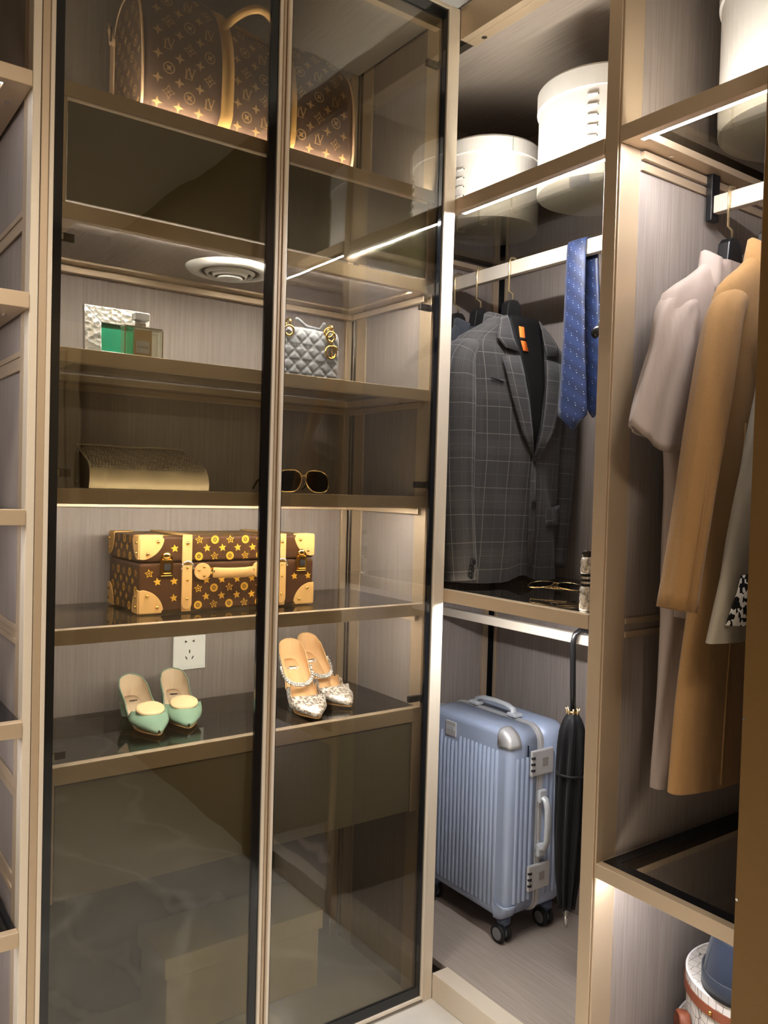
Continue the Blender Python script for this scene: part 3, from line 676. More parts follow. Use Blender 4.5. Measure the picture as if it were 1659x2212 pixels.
for x in (-0.8035, -0.7255): MB().box(x, x + 0.002, 0.0625, 0.064, 1.557, 1.6150).build('gold_edge', 'gold', gl)
lb = MB().box(-0.779, -0.752, 0.0622, 0.0635, 1.5650, 1.5900).build('label_plate', 'label_grey', gl)
MB().box(-0.784, -0.747, 0.0637, 0.0640, 1.5600, 1.6120).build('gold_backing', 'pale_gold', gl)
vs, fs = text_mesh(None, 'CHANEL', 0.0066)
MB().add([(-0.7655 + x, 0.0619, 1.577 + y) for x, y, z in vs], fs).build('lettering', 'ink_dark', lb)
cp = MB()
for k in range(5): cp.lathe([(0.0030, 0), (0.0030, 0.016)], (-0.7755 + k * 0.0045, 0.078, 1.6185), 8)
cp.build('collar', 'chrome', pb, smooth=True)
rbx(MB(), -0.781, -0.751, 0.066, 0.090, 1.6335, 1.6460, 0.0015).build('cap', 'aluminium', pb)

# ------------------------------------------------------------------ grey quilted handbag
qb = thing('handbag', 'small grey quilted leather handbag with gold ring charms', 'handbag', (-0.362, 0.155, 1.556))
QX0, QX1, QZ0, QZ1, QY = -0.420, -0.259, 1.5565, 1.6790, 0.118
def quilt(x, z):
    p = 0.0345; a = ((x - QX0 - 0.002) + (z - QZ0)) / p; b = ((x - QX0 - 0.002) - (z - QZ0)) / p
    d = min(abs(a - round(a)), abs(b - round(b))); h = min(1, d / 0.25)
    e = ((z - QZ0) / 0.0345 + 0.5); de = min(abs((z - QZ0 - 0.010) / 0.0345 - round((z - QZ0 - 0.010) / 0.0345) - 0.06), abs((z - QZ0 - 0.010) / 0.0345 - round((z - QZ0 - 0.010) / 0.0345) + 0.06))
    h2 = min(1, de / 0.05); edge = min(1, min(x - QX0, QX1 - x, z - QZ0, QZ1 - z) / 0.010)
    return (0.0050 * math.sqrt(h) * (0.5 + 0.5 * h2) + 0.002) * math.sqrt(max(0, edge))
NXQ, NZQ = 78, 48; R = []
for j in range(NZQ + 1):
    z = lerp(QZ0, QZ1, j / NZQ); ins = 0.006 * max(0, (z - QZ1 + 0.02) / 0.02) ** 2
    R.append([(lerp(QX0 + ins, QX1 - ins, i / NXQ), QY + ins * 0.4 - quilt(lerp(QX0, QX1, i / NXQ), z), z) for i in range(NXQ + 1)])
qf = MB().rings(R, False).build('quilted_front', 'leather_grey', qb, smooth=True)
rbx(MB(), QX0, QX1, QY, QY + 0.075, QZ0, QZ1 - 0.002, 0.008).build('body', 'leather_grey', qb)
MB().box(QX0 + 0.02, QX1 - 0.055, QY + 0.014, QY + 0.055, QZ1 - 0.002, QZ1 + 0.005).build('top_zip_flap', 'leather_grey', qb, bevel=0.002)
MB().tube([(QX0 + 0.045, QY + 0.005, QZ1 + 0.022), (QX0 + 0.085, QY + 0.03, QZ1 + 0.012), (QX0 + 0.125, QY + 0.03, QZ1 + 0.010), (QX1 - 0.04, QY + 0.005, QZ1 + 0.020)], 0.004, 8).build('handle', 'leather_grey', qb, smooth=True)
for cx in (-0.4040, -0.2890):
    ch = MB().torus((cx, QY - 0.006, QZ1 + 0.008), 0.0075, 0.0024, (1, 0.25, 0)).build('ring_link', 'gold', qb, smooth=True)
    MB().torus((cx + 0.001, QY - 0.009, QZ1 - 0.012), 0.0115, 0.0030, (0.05, 1, 0.15)).build('ring', 'gold', ch, smooth=True)
    if cx > -0.4:
        MB().torus((cx - 0.004, QY - 0.008, QZ1 - 0.003), 0.011, 0.0022, (0.3, 1, 0)).build('ring', 'gold', ch, smooth=True)
        MB().torus((cx + 0.002, QY - 0.008, QZ1 - 0.027), 0.0055, 0.0022, (1, 0.2, 0)).build('ring_link', 'gold', ch, smooth=True)
        cc = MB().torus((cx + 0.002, QY - 0.010, QZ1 - 0.050), 0.0150, 0.0026, (0, 1, 0)).build('charm_letter_c', 'gold', ch, smooth=True)
        MB().box(cx + 0.002, cx + 0.005, QY - 0.012, QY - 0.008, QZ1 - 0.066, QZ1 - 0.034).build('charm_letter_d', 'gold', cc, bevel=0.0008)
        MB().tube([(cx + 0.004 + 0.011 * math.sin(a), QY - 0.010, QZ1 - 0.050 + 0.0115 * math.cos(a)) for a in [math.pi * k / 10 for k in range(11)]], 0.0018, 6).build('charm_letter_d', 'gold', cc, smooth=True)
        MB().tube([(cx + 0.006, QY - 0.012, QZ1 - 0.034), (cx + 0.014, QY - 0.013, QZ1 - 0.036), (cx + 0.020, QY - 0.013, QZ1 - 0.043)], 0.0024, 6).build('charm_bar', 'gold', cc, smooth=True)

# ------------------------------------------------------------------ clutch
cl = thing('clutch_bag', 'taupe satin clutch with beaded flap lying on the unlit middle shelf', 'clutch', (-0.735, 0.14, 1.288))
prof = [(0.082, 0.0), (0.078, 0.014), (0.077, 0.034), (0.082, 0.048), (0.096, 0.058), (0.118, 0.066), (0.142, 0.076), (0.160, 0.086), (0.185, 0.086), (0.200, 0.075), (0.205, 0.04), (0.204, 0.0)]
R = []; CX0, CX1 = -0.862, -0.605
for i in range(17):
    k = i / 16; e = max(0, (abs(k - 0.5) - 0.46) / 0.04)
    R.append([(lerp(CX0, CX1, k) - (0.028 * (z / 0.086) ** 2 * k), y + 0.004 * e + 0.0015 * math.sin(k * 21 + z * 40), 1.288 + z * (1 - 0.03 * e)) for y, z in prof])
cb_ = MB().rings(R, True, False, False).build('satin_body', 'satin_taupe', cl, smooth=True)
for k, nm in ((0, 'gusset'), (-1, 'gusset')):
    q = [Vector(p) for p in R[k]]; c0 = sum(q, Vector()) / len(q); sgn = 1 if k == 0 else -1
    MB().rings([[p + (c0 - p) * 0.02 + Vector((sgn * 0.004, 0, 0)) for p in q], [p + (c0 - p) * 0.5 + Vector((sgn * 0.02, 0, 0)) for p in q], [p + (c0 - p) * 0.97 + Vector((sgn * 0.022, 0, 0)) for p in q]]).build(nm, 'gusset_dark', cl, smooth=True)
MB().tube([(lerp(CX0 - 0.004, CX1 - 0.030, k / 10), 0.168, 1.288 + 0.0885 + 0.001 * math.sin(k)) for k in range(11)], 0.0045, 8, flat=(0.6, 2.6), up=(0, 0, 1)).build('flap_edge', 'satin_taupe', cl, smooth=True)
bd = MB()
slope = [(0.0795, 0.0425), (0.0815, 0.0475), (0.0855, 0.0520), (0.0905, 0.0555), (0.0965, 0.0588), (0.1045, 0.0622), (0.1140, 0.0655), (0.1240, 0.0692), (0.1340, 0.0735), (0.1440, 0.0780), (0.1520, 0.0825)]
for i in range(44):
    for j, (y, z) in enumerate(slope):
        k = (i + 0.6) / 45; x = lerp(CX0, CX1, k) - 0.028 * (z / 0.086) ** 2 * k + 0.0012 * math.sin(j * 1.3 + i)
        bd.sphere((x, y - 0.0005, 1.288 + z + 0.001), 0.0021, 6, 4)
bd.build('bead_trim', 'bead_metal', cb_, smooth=True, kind='stuff')
MB().sphere((CX0 - 0.002, 0.158, 1.288 + 0.074), 0.003, 8, 6).build('snap', 'chrome', cl, smooth=True)
MB().sphere((CX0 - 0.0, 0.165, 1.288 + 0.014), 0.003, 8, 6).build('snap', 'chrome', cl, smooth=True)

# ------------------------------------------------------------------ sunglasses
def sunglasses(label, loc, rot, sz=1.0, folded=False):
    s_ = thing('sunglasses', label, 'sunglasses', loc, rot=rot)
    def lens(cx, sg):
        pts = []
        for k in range(28):
            a = 2 * math.pi * k / 28; n = 2.7; c_, q = math.cos(a), math.sin(a)
            x = 0.0305 * math.copysign(abs(c_) ** (2 / n), c_); z = 0.0255 * math.copysign(abs(q) ** (2 / n), q)
            x *= 1 - 0.10 * (z < 0) * abs(z) / 0.0255; x += sg * 0.004 * (-z / 0.0255)
            pts.append((cx + x, z))
        return pts
    for sg in (-1, 1):
        L = lens(sg * 0.0365, sg)
        bend = lambda x, z, d: (x * sz, (d + 0.9 * x * x) * sz, (z + 0.027) * sz)
        ln = MB().prism(L, bend, -0.0010, 0.0010).build('lens', 'sun_lens', s_, local=True)
        MB().tube([bend(x, z, 0) for x, z in L + L[:1]], 0.0017 * sz, 6, caps=False).build('rim', 'rim_gold', ln, smooth=True, local=True)
        yy = 0.010 if sg > 0 else 0.014
        tpath = [(sg * 0.0675 * sz, 0.005 * sz, 0.042 * sz), (sg * 0.066 * sz, yy * sz, 0.042 * sz), (-sg * 0.030 * sz, yy * sz, 0.038 * sz), (-sg * 0.055 * sz, yy * sz, 0.024 * sz)] if folded else None
        tp = MB().tube(tpath or [(sg * 0.0675 * sz, 0.005 * sz, 0.042 * sz), (sg * 0.0705 * sz, 0.012 * sz, 0.043 * sz), (sg * 0.0690 * sz, 0.10 * sz, 0.038 * sz), (sg * 0.0660 * sz, 0.135 * sz, 0.022 * sz)], 0.0016 * sz, 6).build('temple', 'rim_gold', s_, smooth=True, local=True)
        MB().tube([tpath[2], tpath[3]] if folded else [(sg * 0.0690 * sz, 0.09 * sz, 0.0388 * sz), (sg * 0.0688 * sz, 0.105 * sz, 0.036 * sz), (sg * 0.0660 * sz, 0.137 * sz, 0.021 * sz)], 0.0027 * sz, 6).build('temple_tip', 'hanger_black', tp, smooth=True, local=True)
        MB().sphere((sg * 0.008 * sz, 0.006 * sz, 0.024 * sz), 0.003 * sz, 8, 6, (0.5, 0.8, 1.3)).build('nose_pad', 'crystal', s_, smooth=True, local=True)
    MB().tube([(-0.0085 * sz, 0, 0.036 * sz), (-0.004 * sz, -0.001, 0.040 * sz), (0.004 * sz, -0.001, 0.040 * sz), (0.0085 * sz, 0, 0.036 * sz)], 0.0014 * sz, 6).build('bridge', 'rim_gold', s_, smooth=True, local=True)
    return s_
sunglasses('dark aviator sunglasses with gold rims standing on the unlit middle shelf', (-0.357, 0.100, 1.2885), (math.radians(-6), 0, math.radians(-3)), 1.03)
sunglasses('gold-rimmed sunglasses lying lens-down on the glass shelf below the blazer', (0.165, -0.215, 1.0725), (math.radians(-78), 0, math.radians(-60)), 0.98, True)

# ------------------------------------------------------------------ monogram trunk
tk = thing('trunk', 'dark brown hard trunk printed with gold stars, tan leather corners and straps', 'trunk', (-0.52, 0.27, 1.016))
TX0, TX1, TY0, TY1, TZ0, TZ1, TZL = -0.736, -0.300, 0.143, 0.345, 1.0165, 1.1860, 1.128
b1 = MB().box(TX0, TX1, TY0, TY1, TZ0 + 0.002, TZL - 0.001).build('case', 'trunk_brown', tk, bevel=0.006, seg=3)
b2 = MB().box(TX0, TX1, TY0, TY1, TZL + 0.001, TZ1).build('lid', 'trunk_brown', tk, bevel=0.006, seg=3)
fns = {'front': lambda a, b: (a, TY0 - 0.0006, b), 'left': lambda a, b: (TX0 - 0.0006, a, b), 'top': lambda a, b: (a, b, TZ1 + 0.0006)}
def trunk_print(fn, u0, u1, v0, v1, parent, skip):
    pm = MB(); row = 0; v = v0
    while v <= v1:
        u = u0 + (0.019 if row % 2 else 0); i = 0
        while u <= u1:
            kd = 'star5' if row % 2 else ('disc' if (i + row // 2) % 2 else 'star5o')
            if not skip(u, v): print_on(pm, fn, kd, u, v, 0.0185 if kd != 'disc' else 0.0178, 0.12)
            u += 0.0380; i += 1
        v += 0.0186; row += 1
    if pm.v: pm.build('star_print', 'print_gold', parent)
SXL, SXR = (-0.640, -0.617), (-0.402, -0.379)
def skipf(u, v):
    if SXL[0] - 0.008 < u < SXL[1] + 0.008 or SXR[0] - 0.008 < u < SXR[1] + 0.008: return True
    if abs(v - TZL) < 0.0085: return True
    return (min(u - TX0, TX1 - u) < 0.064 and min(v - TZ0, TZ1 - v) < 0.060) or (-0.62 < u < -0.43 and 1.088 < v < 1.128) or (min(abs(u + 0.676), abs(u + 0.336)) < 0.018 and 1.088 < v < 1.148)
trunk_print(fns['front'], TX0 + 0.022, TX1 - 0.012, TZ0 + 0.014, TZL - 0.006, b1, skipf)
trunk_print(fns['front'], TX0 + 0.022, TX1 - 0.012, TZL + 0.012, TZ1 - 0.008, b2, skipf)
trunk_print(fns['left'], TY0 + 0.02, TY1 - 0.012, TZ0 + 0.014, TZL - 0.006, b1, lambda u, v: min(u - TY0, TY1 - u) < 0.045 and v - TZ0 < 0.05)
trunk_print(fns['left'], TY0 + 0.02, TY1 - 0.012, TZL + 0.012, TZ1 - 0.008, b2, lambda u, v: min(u - TY0, TY1 - u) < 0.045)
trunk_print(fns['top'], TX0 + 0.022, TX1 - 0.012, TY0 + 0.014, TY1 - 0.012, b2, lambda u, v: SXL[0] - 0.01 < u < SXL[1] + 0.01 or SXR[0] - 0.01 < u < SXR[1] + 0.01)
def rivet(c, axis, parent, r=0.0042):
    d = {'y': (0, -1, 0), 'x': (-1, 0, 0), 'z': (0, 0, 1)}[axis]
    MB().sphere((c[0] + d[0] * 0.0005, c[1] + d[1] * 0.0005, c[2] + d[2] * 0.0005), r, 10, 6, (1, 1, 1)).build('rivet', 'gold', parent, smooth=True)
def corner(sx, sy, sz):
    x = TX0 if sx < 0 else TX1; y = TY0 if sy < 0 else TY1; z = TZ0 + 0.002 if sz < 0 else TZ1
    par = b1 if sz < 0 else b2; m = MB(); r = 0.052; e = 0.0025
    def q(a): return (r * math.cos(a), r * math.sin(a))
    arc = [(0, 0)] + [(r * (1 - 0.06), 0)] + [(q(math.radians(d))[0] * 1.06 + 0, q(math.radians(d))[1] * 1.0) for d in range(8, 88, 8)] + [(0, r * 0.96)]
    # three quarter-round plates
    m.prism([(x - sx * a * 1.0, z - sz * b) for a, b in arc], lambda a, b, d: (a, y + sy * d, b), -0.001, e)
    m.prism([(y - sy * a * 0.7, z - sz * b) for a, b in arc], lambda a, b, d: (x + sx * d, a, b), -0.001, e)
    m.prism([(x - sx * a * 1.0, y - sy * b * 0.7) for a, b in arc], lambda a, b, d: (a, b, z + sz * (d if sz > 0 else min(d, 0.0015))), -0.001, e)
    o = m.build('leather_corner', 'leather_tan', par, bevel=0.001)
    return x, y, z, par
for sx in (-1, 1):
    for sy in (-1, 1):
        for sz in (-1, 1):
            x, y, z, par = corner(sx, sy, sz)
            if sy < 0:
                rivet((x - sx * 0.040, y - 0.0025, z - sz * 0.012), 'y', par); rivet((x - sx * 0.018, y - 0.0025, z - sz * 0.038), 'y', par)
            if sx < 0:
                rivet((x - 0.0025, y - sy * 0.010, z - sz * 0.014), 'x', par, 0.0036); rivet((x - 0.0025, y - sy * 0.010, z - sz * 0.036), 'x', par, 0.0036)
for (x0, x1) in (SXL, SXR):
    st = MB().box(x0, x1, TY0 - 0.0032, TY0 - 0.0002, TZL - 0.006, TZ1 + 0.002).build('strap', 'leather_tan', b2, bevel=0.0008)
    MB().box(x0, x1, TY0 - 0.0032, TY1, TZ1 + 0.0002, TZ1 + 0.0032).build('strap', 'leather_tan', b2, bevel=0.0008)
    xm = (x0 + x1) / 2; w_ = (x1 - x0) / 2
    tip = [(x0, TZL - 0.007), (x1, TZL - 0.007), (x1, TZ0 + 0.018)] + [(xm + w_ * math.cos(a), TZ0 + 0.018 - w_ * math.sin(a)) for a in (0.4, 0.9, 1.57, 2.2, 2.7)] + [(x0, TZ0 + 0.018)]
    MB().prism(tip[::-1], lambda a, b, d: (a, TY0 - d, b), 0.0002, 0.0055).build('strap_end', 'leather_tan', b1, bevel=0.0008)
    MB().box(x0 + 0.001, x1 - 0.001, TY0 - 0.0022, TY0 - 0.0002, TZ0 + 0.002, TZ0 + 0.02).build('strap', 'leather_tan', b1)
    MB().tube([(xm + (w_ + 0.003) * math.cos(a), TY0 - 0.006, TZL - 0.016 + 0.018 * math.sin(a)) for a in [math.pi * k / 12 for k in range(13)]], 0.0018, 6).build('buckle', 'chrome', b1, smooth=True)
    for zz in (TZL - 0.012, TZL - 0.040, TZ0 + 0.030): rivet((xm, TY0 - 0.0055, zz), 'y', b1, 0.0032)
    rivet((xm, TY0 - 0.0035, TZ1 - 0.016), 'y', b2, 0.0045)
for x in (-0.676, -0.336):
    lk = MB().prism([(x + a, 1.121 + b) for a, b in [(-0.013, -0.022), (0.013, -0.022), (0.015, -0.010), (0.015, 0.012)] + [(0.015 * math.cos(t_), 0.012 + 0.018 * math.sin(t_)) for t_ in (0.5, 1.0, 1.57, 2.14, 2.64)] + [(-0.015, 0.012), (-0.015, -0.010)]][::-1], lambda a, b, d: (a, TY0 - d, b), 0.0003, 0.004).build('lock_plate', 'gold', b1, bevel=0.0008)
    MB().box(x - 0.010, x + 0.010, TY0 - 0.0085, TY0 - 0.0042, 1.104, 1.136).build('lock_hasp', 'gold', lk, bevel=0.002)
    MB().box(x - 0.007, x + 0.007, TY0 - 0.0092, TY0 - 0.0086, 1.112, 1.126).build('lock_recess', 'hole_black', lk)
    MB().lathe([(0.009, 0), (0.007, -0.004), (0.0, -0.005)], (x, TY0 - 0.004, 1.1435), 14, False, 'y').build('lock_knob', 'gold', lk, smooth=True)
for x, sg in ((-0.591, 1), (-0.449, -1)):
    hp = MB().prism([(x + 0.020 * math.cos(t_), 1.106 + 0.019 * math.sin(t_)) for t_ in [2 * math.pi * k / 20 for k in range(20)]][::-1], lambda a, b, d: (a, TY0 - d, b), 0.0003, 0.0042).build('handle_patch', 'leather_tan', b1, bevel=0.001)
    for dx, dz in ((-0.009 * sg, 0.003), (0.003 * sg, 0.010), (0.003 * sg, -0.010)): rivet((x + dx, TY0 - 0.004, 1.106 + dz), 'y', hp, 0.0034)
    MB().torus((x + sg * 0.022, TY0 - 0.008, 1.106), 0.008, 0.0022, (1, 0, 0)).build('handle_ring', 'gold', hp, smooth=True)
MB().tube([(-0.570, TY0 - 0.012, 1.104), (-0.545, TY0 - 0.022, 1.103), (-0.52, TY0 - 0.026, 1.103), (-0.495, TY0 - 0.022, 1.103), (-0.470, TY0 - 0.012, 1.104)], 0.0115, 12, flat=(1.0, 0.45), up=(0, 0, 1)).build('carry_handle', 'leather_tan', b1, smooth=True)

# ------------------------------------------------------------------ power socket
so = thing('power_socket', 'white five-hole power socket on the panel above the green shoes', 'socket', (-0.512, 0.394, 0.828))
pl = MB().box(-0.556, -0.469, 0.3905, 0.3995, 0.828, 0.914).build('face_plate', 'white_plastic', so, bevel=0.0015)
MB().box(-0.5555, -0.4695, 0.3898, 0.3904, 0.8285, 0.8375).build('label_strip', 'white_plastic', pl)
for sx in (-1, 1): MB().prism([(-0.5125 + sx * 0.0125, 0.9035), (-0.5125 + sx * 0.0060, 0.900), (-0.5125 + sx * 0.0125, 0.8965)], lambda a, b, d: (a, d, b), 0.3895, 0.3904).build('pin_hole', 'hole_black', so)
for dx, dz, rx in ((0, 0.0, 0.0), (-0.0085, -0.016, 0.5), (0.0085, -0.016, -0.5)):
    MB().obox((-0.5125 + dx, 0.3900, 0.874 + dz), (math.cos(rx), 0, math.sin(rx)), (0, 1, 0), (-math.sin(rx), 0, math.cos(rx)), 0.0013, 0.0005, 0.0042).build('pin_hole', 'hole_black', so)

# ------------------------------------------------------------------ shoes
def shoe(name, label, toe, heel, group, L, hh, heel_kind, mats, zbase, thr=0.0, fat=1.0):
    """pump lofted from heel (s=0) to toe (s=1); toe/heel are floor points"""
    T = Vector((toe[0], toe[1], 0)); H = Vector((heel[0], heel[1], 0)); d = (T - H).normalized(); side = Vector((d.y, -d.x, 0))
    root = thing(name, label, 'shoe', ((toe[0] + heel[0]) / 2, (toe[1] + heel[1]) / 2, zbase), group)
    def spine(s): return hh * (1 - sstep(s / 0.66)) + (0.004 if s > 0.6 else 0.004)
    def wid(s):
        return pw([(0, 0.003), (0.012, 0.012), (0.03, 0.0195), (0.06, 0.026), (0.15, 0.0315), (0.35, 0.030), (0.55, 0.036), (0.70, 0.0405), (0.82, 0.033), (0.92, 0.019), (0.98, 0.009), (1.0, 0.003)], s)[0] * fat
    def hgt(s): return pw([(0, 0.058), (0.1, 0.055), (0.3, 0.043), (0.5, 0.035), (0.62, 0.034), (0.70, 0.040), (0.8, 0.035), (0.9, 0.024), (1.0, 0.010)], s)[0]
    def phi(s): return math.pi * pw([(0, 0.80), (0.1, 0.70), (0.40, 0.60), (0.66 - thr, 0.66 - thr), (0.72 - thr, 0.80), (0.76 - thr, 0.97), (0.78 - thr, 1.0), (1, 1.0)], s)[0]
    def ring(s, k, full=None):
        w_, h, P_, z0 = wid(s) * k, hgt(s), full or phi(s), spine(s); out = []
        for i in range(25):
            a = -P_ + 2 * P_ * i / 24; n = 2.0
            x = w_ * math.sin(a); zz = h / 2 - h / 2 * math.cos(a)
            zz = max(zz, 0.0) * (1 - (1 - k) * 0.4) + (1 - k) * 0.03
            if abs(a) > math.pi / 2 and s < 0.7: x = w_ * (0.92 + 0.08 * math.sin(abs(a))) * math.copysign(1, a) * (1 - 0.10 * (abs(a) / math.pi - 0.5)); zz = h * (0.5 + (abs(a) - math.pi / 2) / (math.pi * 0.30) * 0.5) if s < 0.6 else zz
            p = H + d * (L * s) + side * x; out.append((p.x, p.y, zbase + z0 + zz + 0.002))
        return out
    S_ = [0.0, 0.006, 0.012, 0.02, 0.03, 0.045] + [0.06 + 0.94 * q / 46 for q in range(47)]
    up_ = MB().rings([ring(s, 1.0) for s in S_], False).build('upper', mats[0], root, smooth=True)
    MB().rings([ring(s, 0.94) for s in S_ if s <= 0.77 - thr], False).build('lining', mats[1], root, smooth=True)
    # back of the heel cup
    q = ring(0.0, 1.0); MB().add(q, [tuple(range(len(q)))]).build('heel_counter', mats[0], root)
    q = ring(0.004, 0.94); MB().add(q, [tuple(range(len(q)))]).build('lining', mats[1], root)
    # insole
    A = []; B = []
    for s in [q for q in S_[1:] if q <= 0.80 - thr]:
        p = H + d * (L * s); w_ = wid(s) * 0.80; z = zbase + spine(s) + 0.0072
        a_ = p - side * w_; b_ = p + side * w_; A.append((a_.x, a_.y, z)); B.append((b_.x, b_.y, z))
    ins = MB().strip(A, B).build('insole', mats[1], root, smooth=True, solid=0.002)
    c = H + d * (L * 0.17); MB().obox((c.x, c.y, zbase + spine(0.17) + 0.0098), side, d, (0, 0, 1), 0.009, 0.0022, 0.0005).build('insole_print', 'ink_dark', ins)
    # sole
    A = []; B = []
    for s in S_:
        p = H + d * (L * s); w_ = wid(s) * 0.72; z = zbase + spine(s) + 0.0012
        a_ = p - side * w_; b_ = p + side * w_; A.append((a_.x, a_.y, z)); B.append((b_.x, b_.y, z))
    MB().strip(A, B).build('sole', 'leather_tan', root, smooth=True, solid=0.0024)
    # rim piping along the top line
    for e in (0, 24):
        MB().tube([ring(s, 1.0)[e] for s in S_ if s <= 0.76 - thr], 0.0015, 6).build('top_edge', mats[1] if heel_kind == 'stiletto' else mats[0], root, smooth=True)
    # heel
    hc = H + d * 0.020
    if heel_kind == 'block':
        R = []
        for k in range(5):
            z = lerp(0.0, hh + 0.001, k / 4); w_ = lerp(0.022, 0.028, k / 4); q = []
            for i in range(16):
                a = 2 * math.pi * i / 16; p = hc + side * (w_ * math.cos(a)) + d * ((w_ * 0.8) * math.sin(a)); q.append((p.x, p.y, zbase + z))
            R.append(q)
        MB().rings(R, True, True, True).build('heel', mats[0], root, smooth=True, bevel=0.001)
    else:
        R = []
        for k in range(9):
            f = k / 8; z = lerp(0.0, hh - 0.003, f); w_ = lerp(0.005, 0.024, f ** 2.4); c_ = hc + d * (0.004 - 0.014 * (1 - f) * f); q = []
            for i in range(12):
                a = 2 * math.pi * i / 12; p = c_ + side * (w_ * math.cos(a)) + d * (w_ * 0.9 * math.sin(a)); q.append((p.x, p.y, zbase + z))
            R.append(q)
        MB().rings(R, True, True, True).build('heel', mats[0], root, smooth=True)
    return root, H, d, side, spine, ring
ZS = 0.7515
for (toe, heel, lab) in (((-0.694, 0.122), (-0.686, 0.338), 'mint green pump with gold oval ornament, nearer the left cabinet side'), ((-0.618, 0.138), (-0.576, 0.350), 'mint green pump with gold oval ornament, directly below the power socket')):
    r_, H, d, side, spine, ring = shoe('pump_shoe', lab, toe, heel, 'green pumps on the lowest glass shelf', 0.222, 0.030, 'block', ('leather_green', 'lining_cream'), ZS, 0.06, 1.08)
    c = H + d * (0.224 * 0.715) ; q = ring(0.73, 1.0)
    top = max(p[2] for p in q)
    n_ = 28; R = []
    for rr, dz in ((1.0, 0.0), (1.0, 0.0045), (0.90, 0.0065), (0.5, 0.0085), (0.02, 0.0090)):
        R.append([tuple(c + Vector((0, 0, top + 0.001 + dz)) + side * (0.032 * rr * math.cos(2 * math.pi * k / n_)) + (d + Vector((0, 0, -0.45))) * (0.0215 * rr * math.sin(2 * math.pi * k / n_))) for k in range(n_)])
    MB().rings(R, True, True, True).build('oval_ornament', 'leather_cream', r_, smooth=True, label='pale gold padded oval ornament')
for (toe, heel, lab) in (((-0.329, 0.056), (-0.300, 0.258), 'silver glitter stiletto with crystal strap, nearer the door gap'), ((-0.203, 0.112), (-0.222, 0.312), 'silver glitter stiletto with crystal strap, nearer the cabinet corner')):
    r_, H, d, side, spine, ring = shoe('stiletto_shoe', lab, toe, heel, 'glitter stilettos on the lowest glass shelf', 0.206, 0.096, 'stiletto', ('glitter', 'lining_tan'), ZS, 0.24, 1.15)
    m = MB()
    for rowi in range(2):
        for k in range(22):
            a = math.pi * k / 21; s = 0.27 + 0.20 * math.sin(a) ** 0.8 + rowi * 0.016
            p = H + d * (0.204 * s) + side * (0.040 * math.cos(a)); z = ZS + spine(s) + 0.034 + 0.006 * math.sin(a) - rowi * 0.002
            m.sphere((p.x, p.y, z), 0.0036, 7, 5)
    m.build('crystal_strap', 'crystal', r_, smooth=True, kind='stuff')

# ------------------------------------------------------------------ storage box and cable in the bottom
sb_ = thing('storage_box', 'cream lidded storage box on the cabinet floor behind the doors', 'box', (-0.425, 0.29, 0.0))
MB().box(-0.629, -0.217, 0.206, 0.375, 0.001, 0.155).build('box_body', 'box_cream', sb_, bevel=0.002)
MB().box(-0.636, -0.209, 0.199, 0.382, 0.154, 0.203).build('lid', 'box_cream', sb_, bevel=0.002)
tag(MB().tube([(-0.50, 0.08, 0.004), (-0.44, 0.10, 0.004), (-0.36, 0.075, 0.004), (-0.30, 0.03, 0.004), (-0.24, 0.04, 0.004)], 0.003, 8).build('cable', 'white_plastic', None, smooth=True), 'thin white cable lying on the cabinet floor by the door', 'cable')

# ------------------------------------------------------------------ white hat boxes
def hat_box(label, c, r, h, lid, stitch_a, seam_a):
    b_ = thing('hat_box', label, 'box', c, 'white round hat boxes on the top shelf')
    MB().lathe([(r - 0.012, 0), (r - 0.006, 0.0), (r - 0.005, 0.004), (r - 0.005, h - 0.01), (r - 0.008, h - 0.009)], c, 64).build('box_body', 'white_board', b_, smooth=False)
    ld = MB().lathe([(r - 0.004, h - lid), (r, h - lid), (r, h - 0.006), (r - 0.005, h), (r - 0.03, h + 0.0005)], c, 64).build('lid', 'white_board', b_, smooth=False)
    for k in range(9):
        z = 0.06 + k * 0.0235
        if z > h - lid - 0.02: break
        a0, a1 = stitch_a - 0.075, stitch_a + 0.075
        st = MB().tube([(c[0] + (r - 0.003) * math.cos(lerp(a0, a1, q / 6)), c[1] + (r - 0.003) * math.sin(lerp(a0, a1, q / 6)), c[2] + z) for q in range(7)], 0.0032, 6).build('lace_stitch', 'white_board', b_, smooth=True)
        for a in (a0, a1): MB().sphere((c[0] + (r - 0.0045) * math.cos(a), c[1] + (r - 0.0045) * math.sin(a), c[2] + z), 0.0022, 6, 4).build('eyelet', 'hole_black', st)
    MB().tube([(c[0] + (r + 0.0003) * math.cos(seam_a), c[1] + (r + 0.0003) * math.sin(seam_a), c[2] + z) for z in (h - lid, h - 0.006)], 0.0007, 5).build('lid_seam', 'label_grey', ld)
    return b_
hat_box('tall white round hat box with laced seam beside the middle post', (0.252, -0.245, 2.0335), 0.156, 0.248, 0.05, math.radians(212), math.radians(226))
hat_box('low white round hat box with laced seam at the cabinet corner', (0.240, 0.138, 2.0335), 0.142, 0.214, 0.042, math.radians(193), math.radians(252))
hat_box('white round hat box on the shelf above the camel coat', (0.300, -0.736, 2.0455), 0.180, 0.32, 0.06, math.radians(300), math.radians(330))

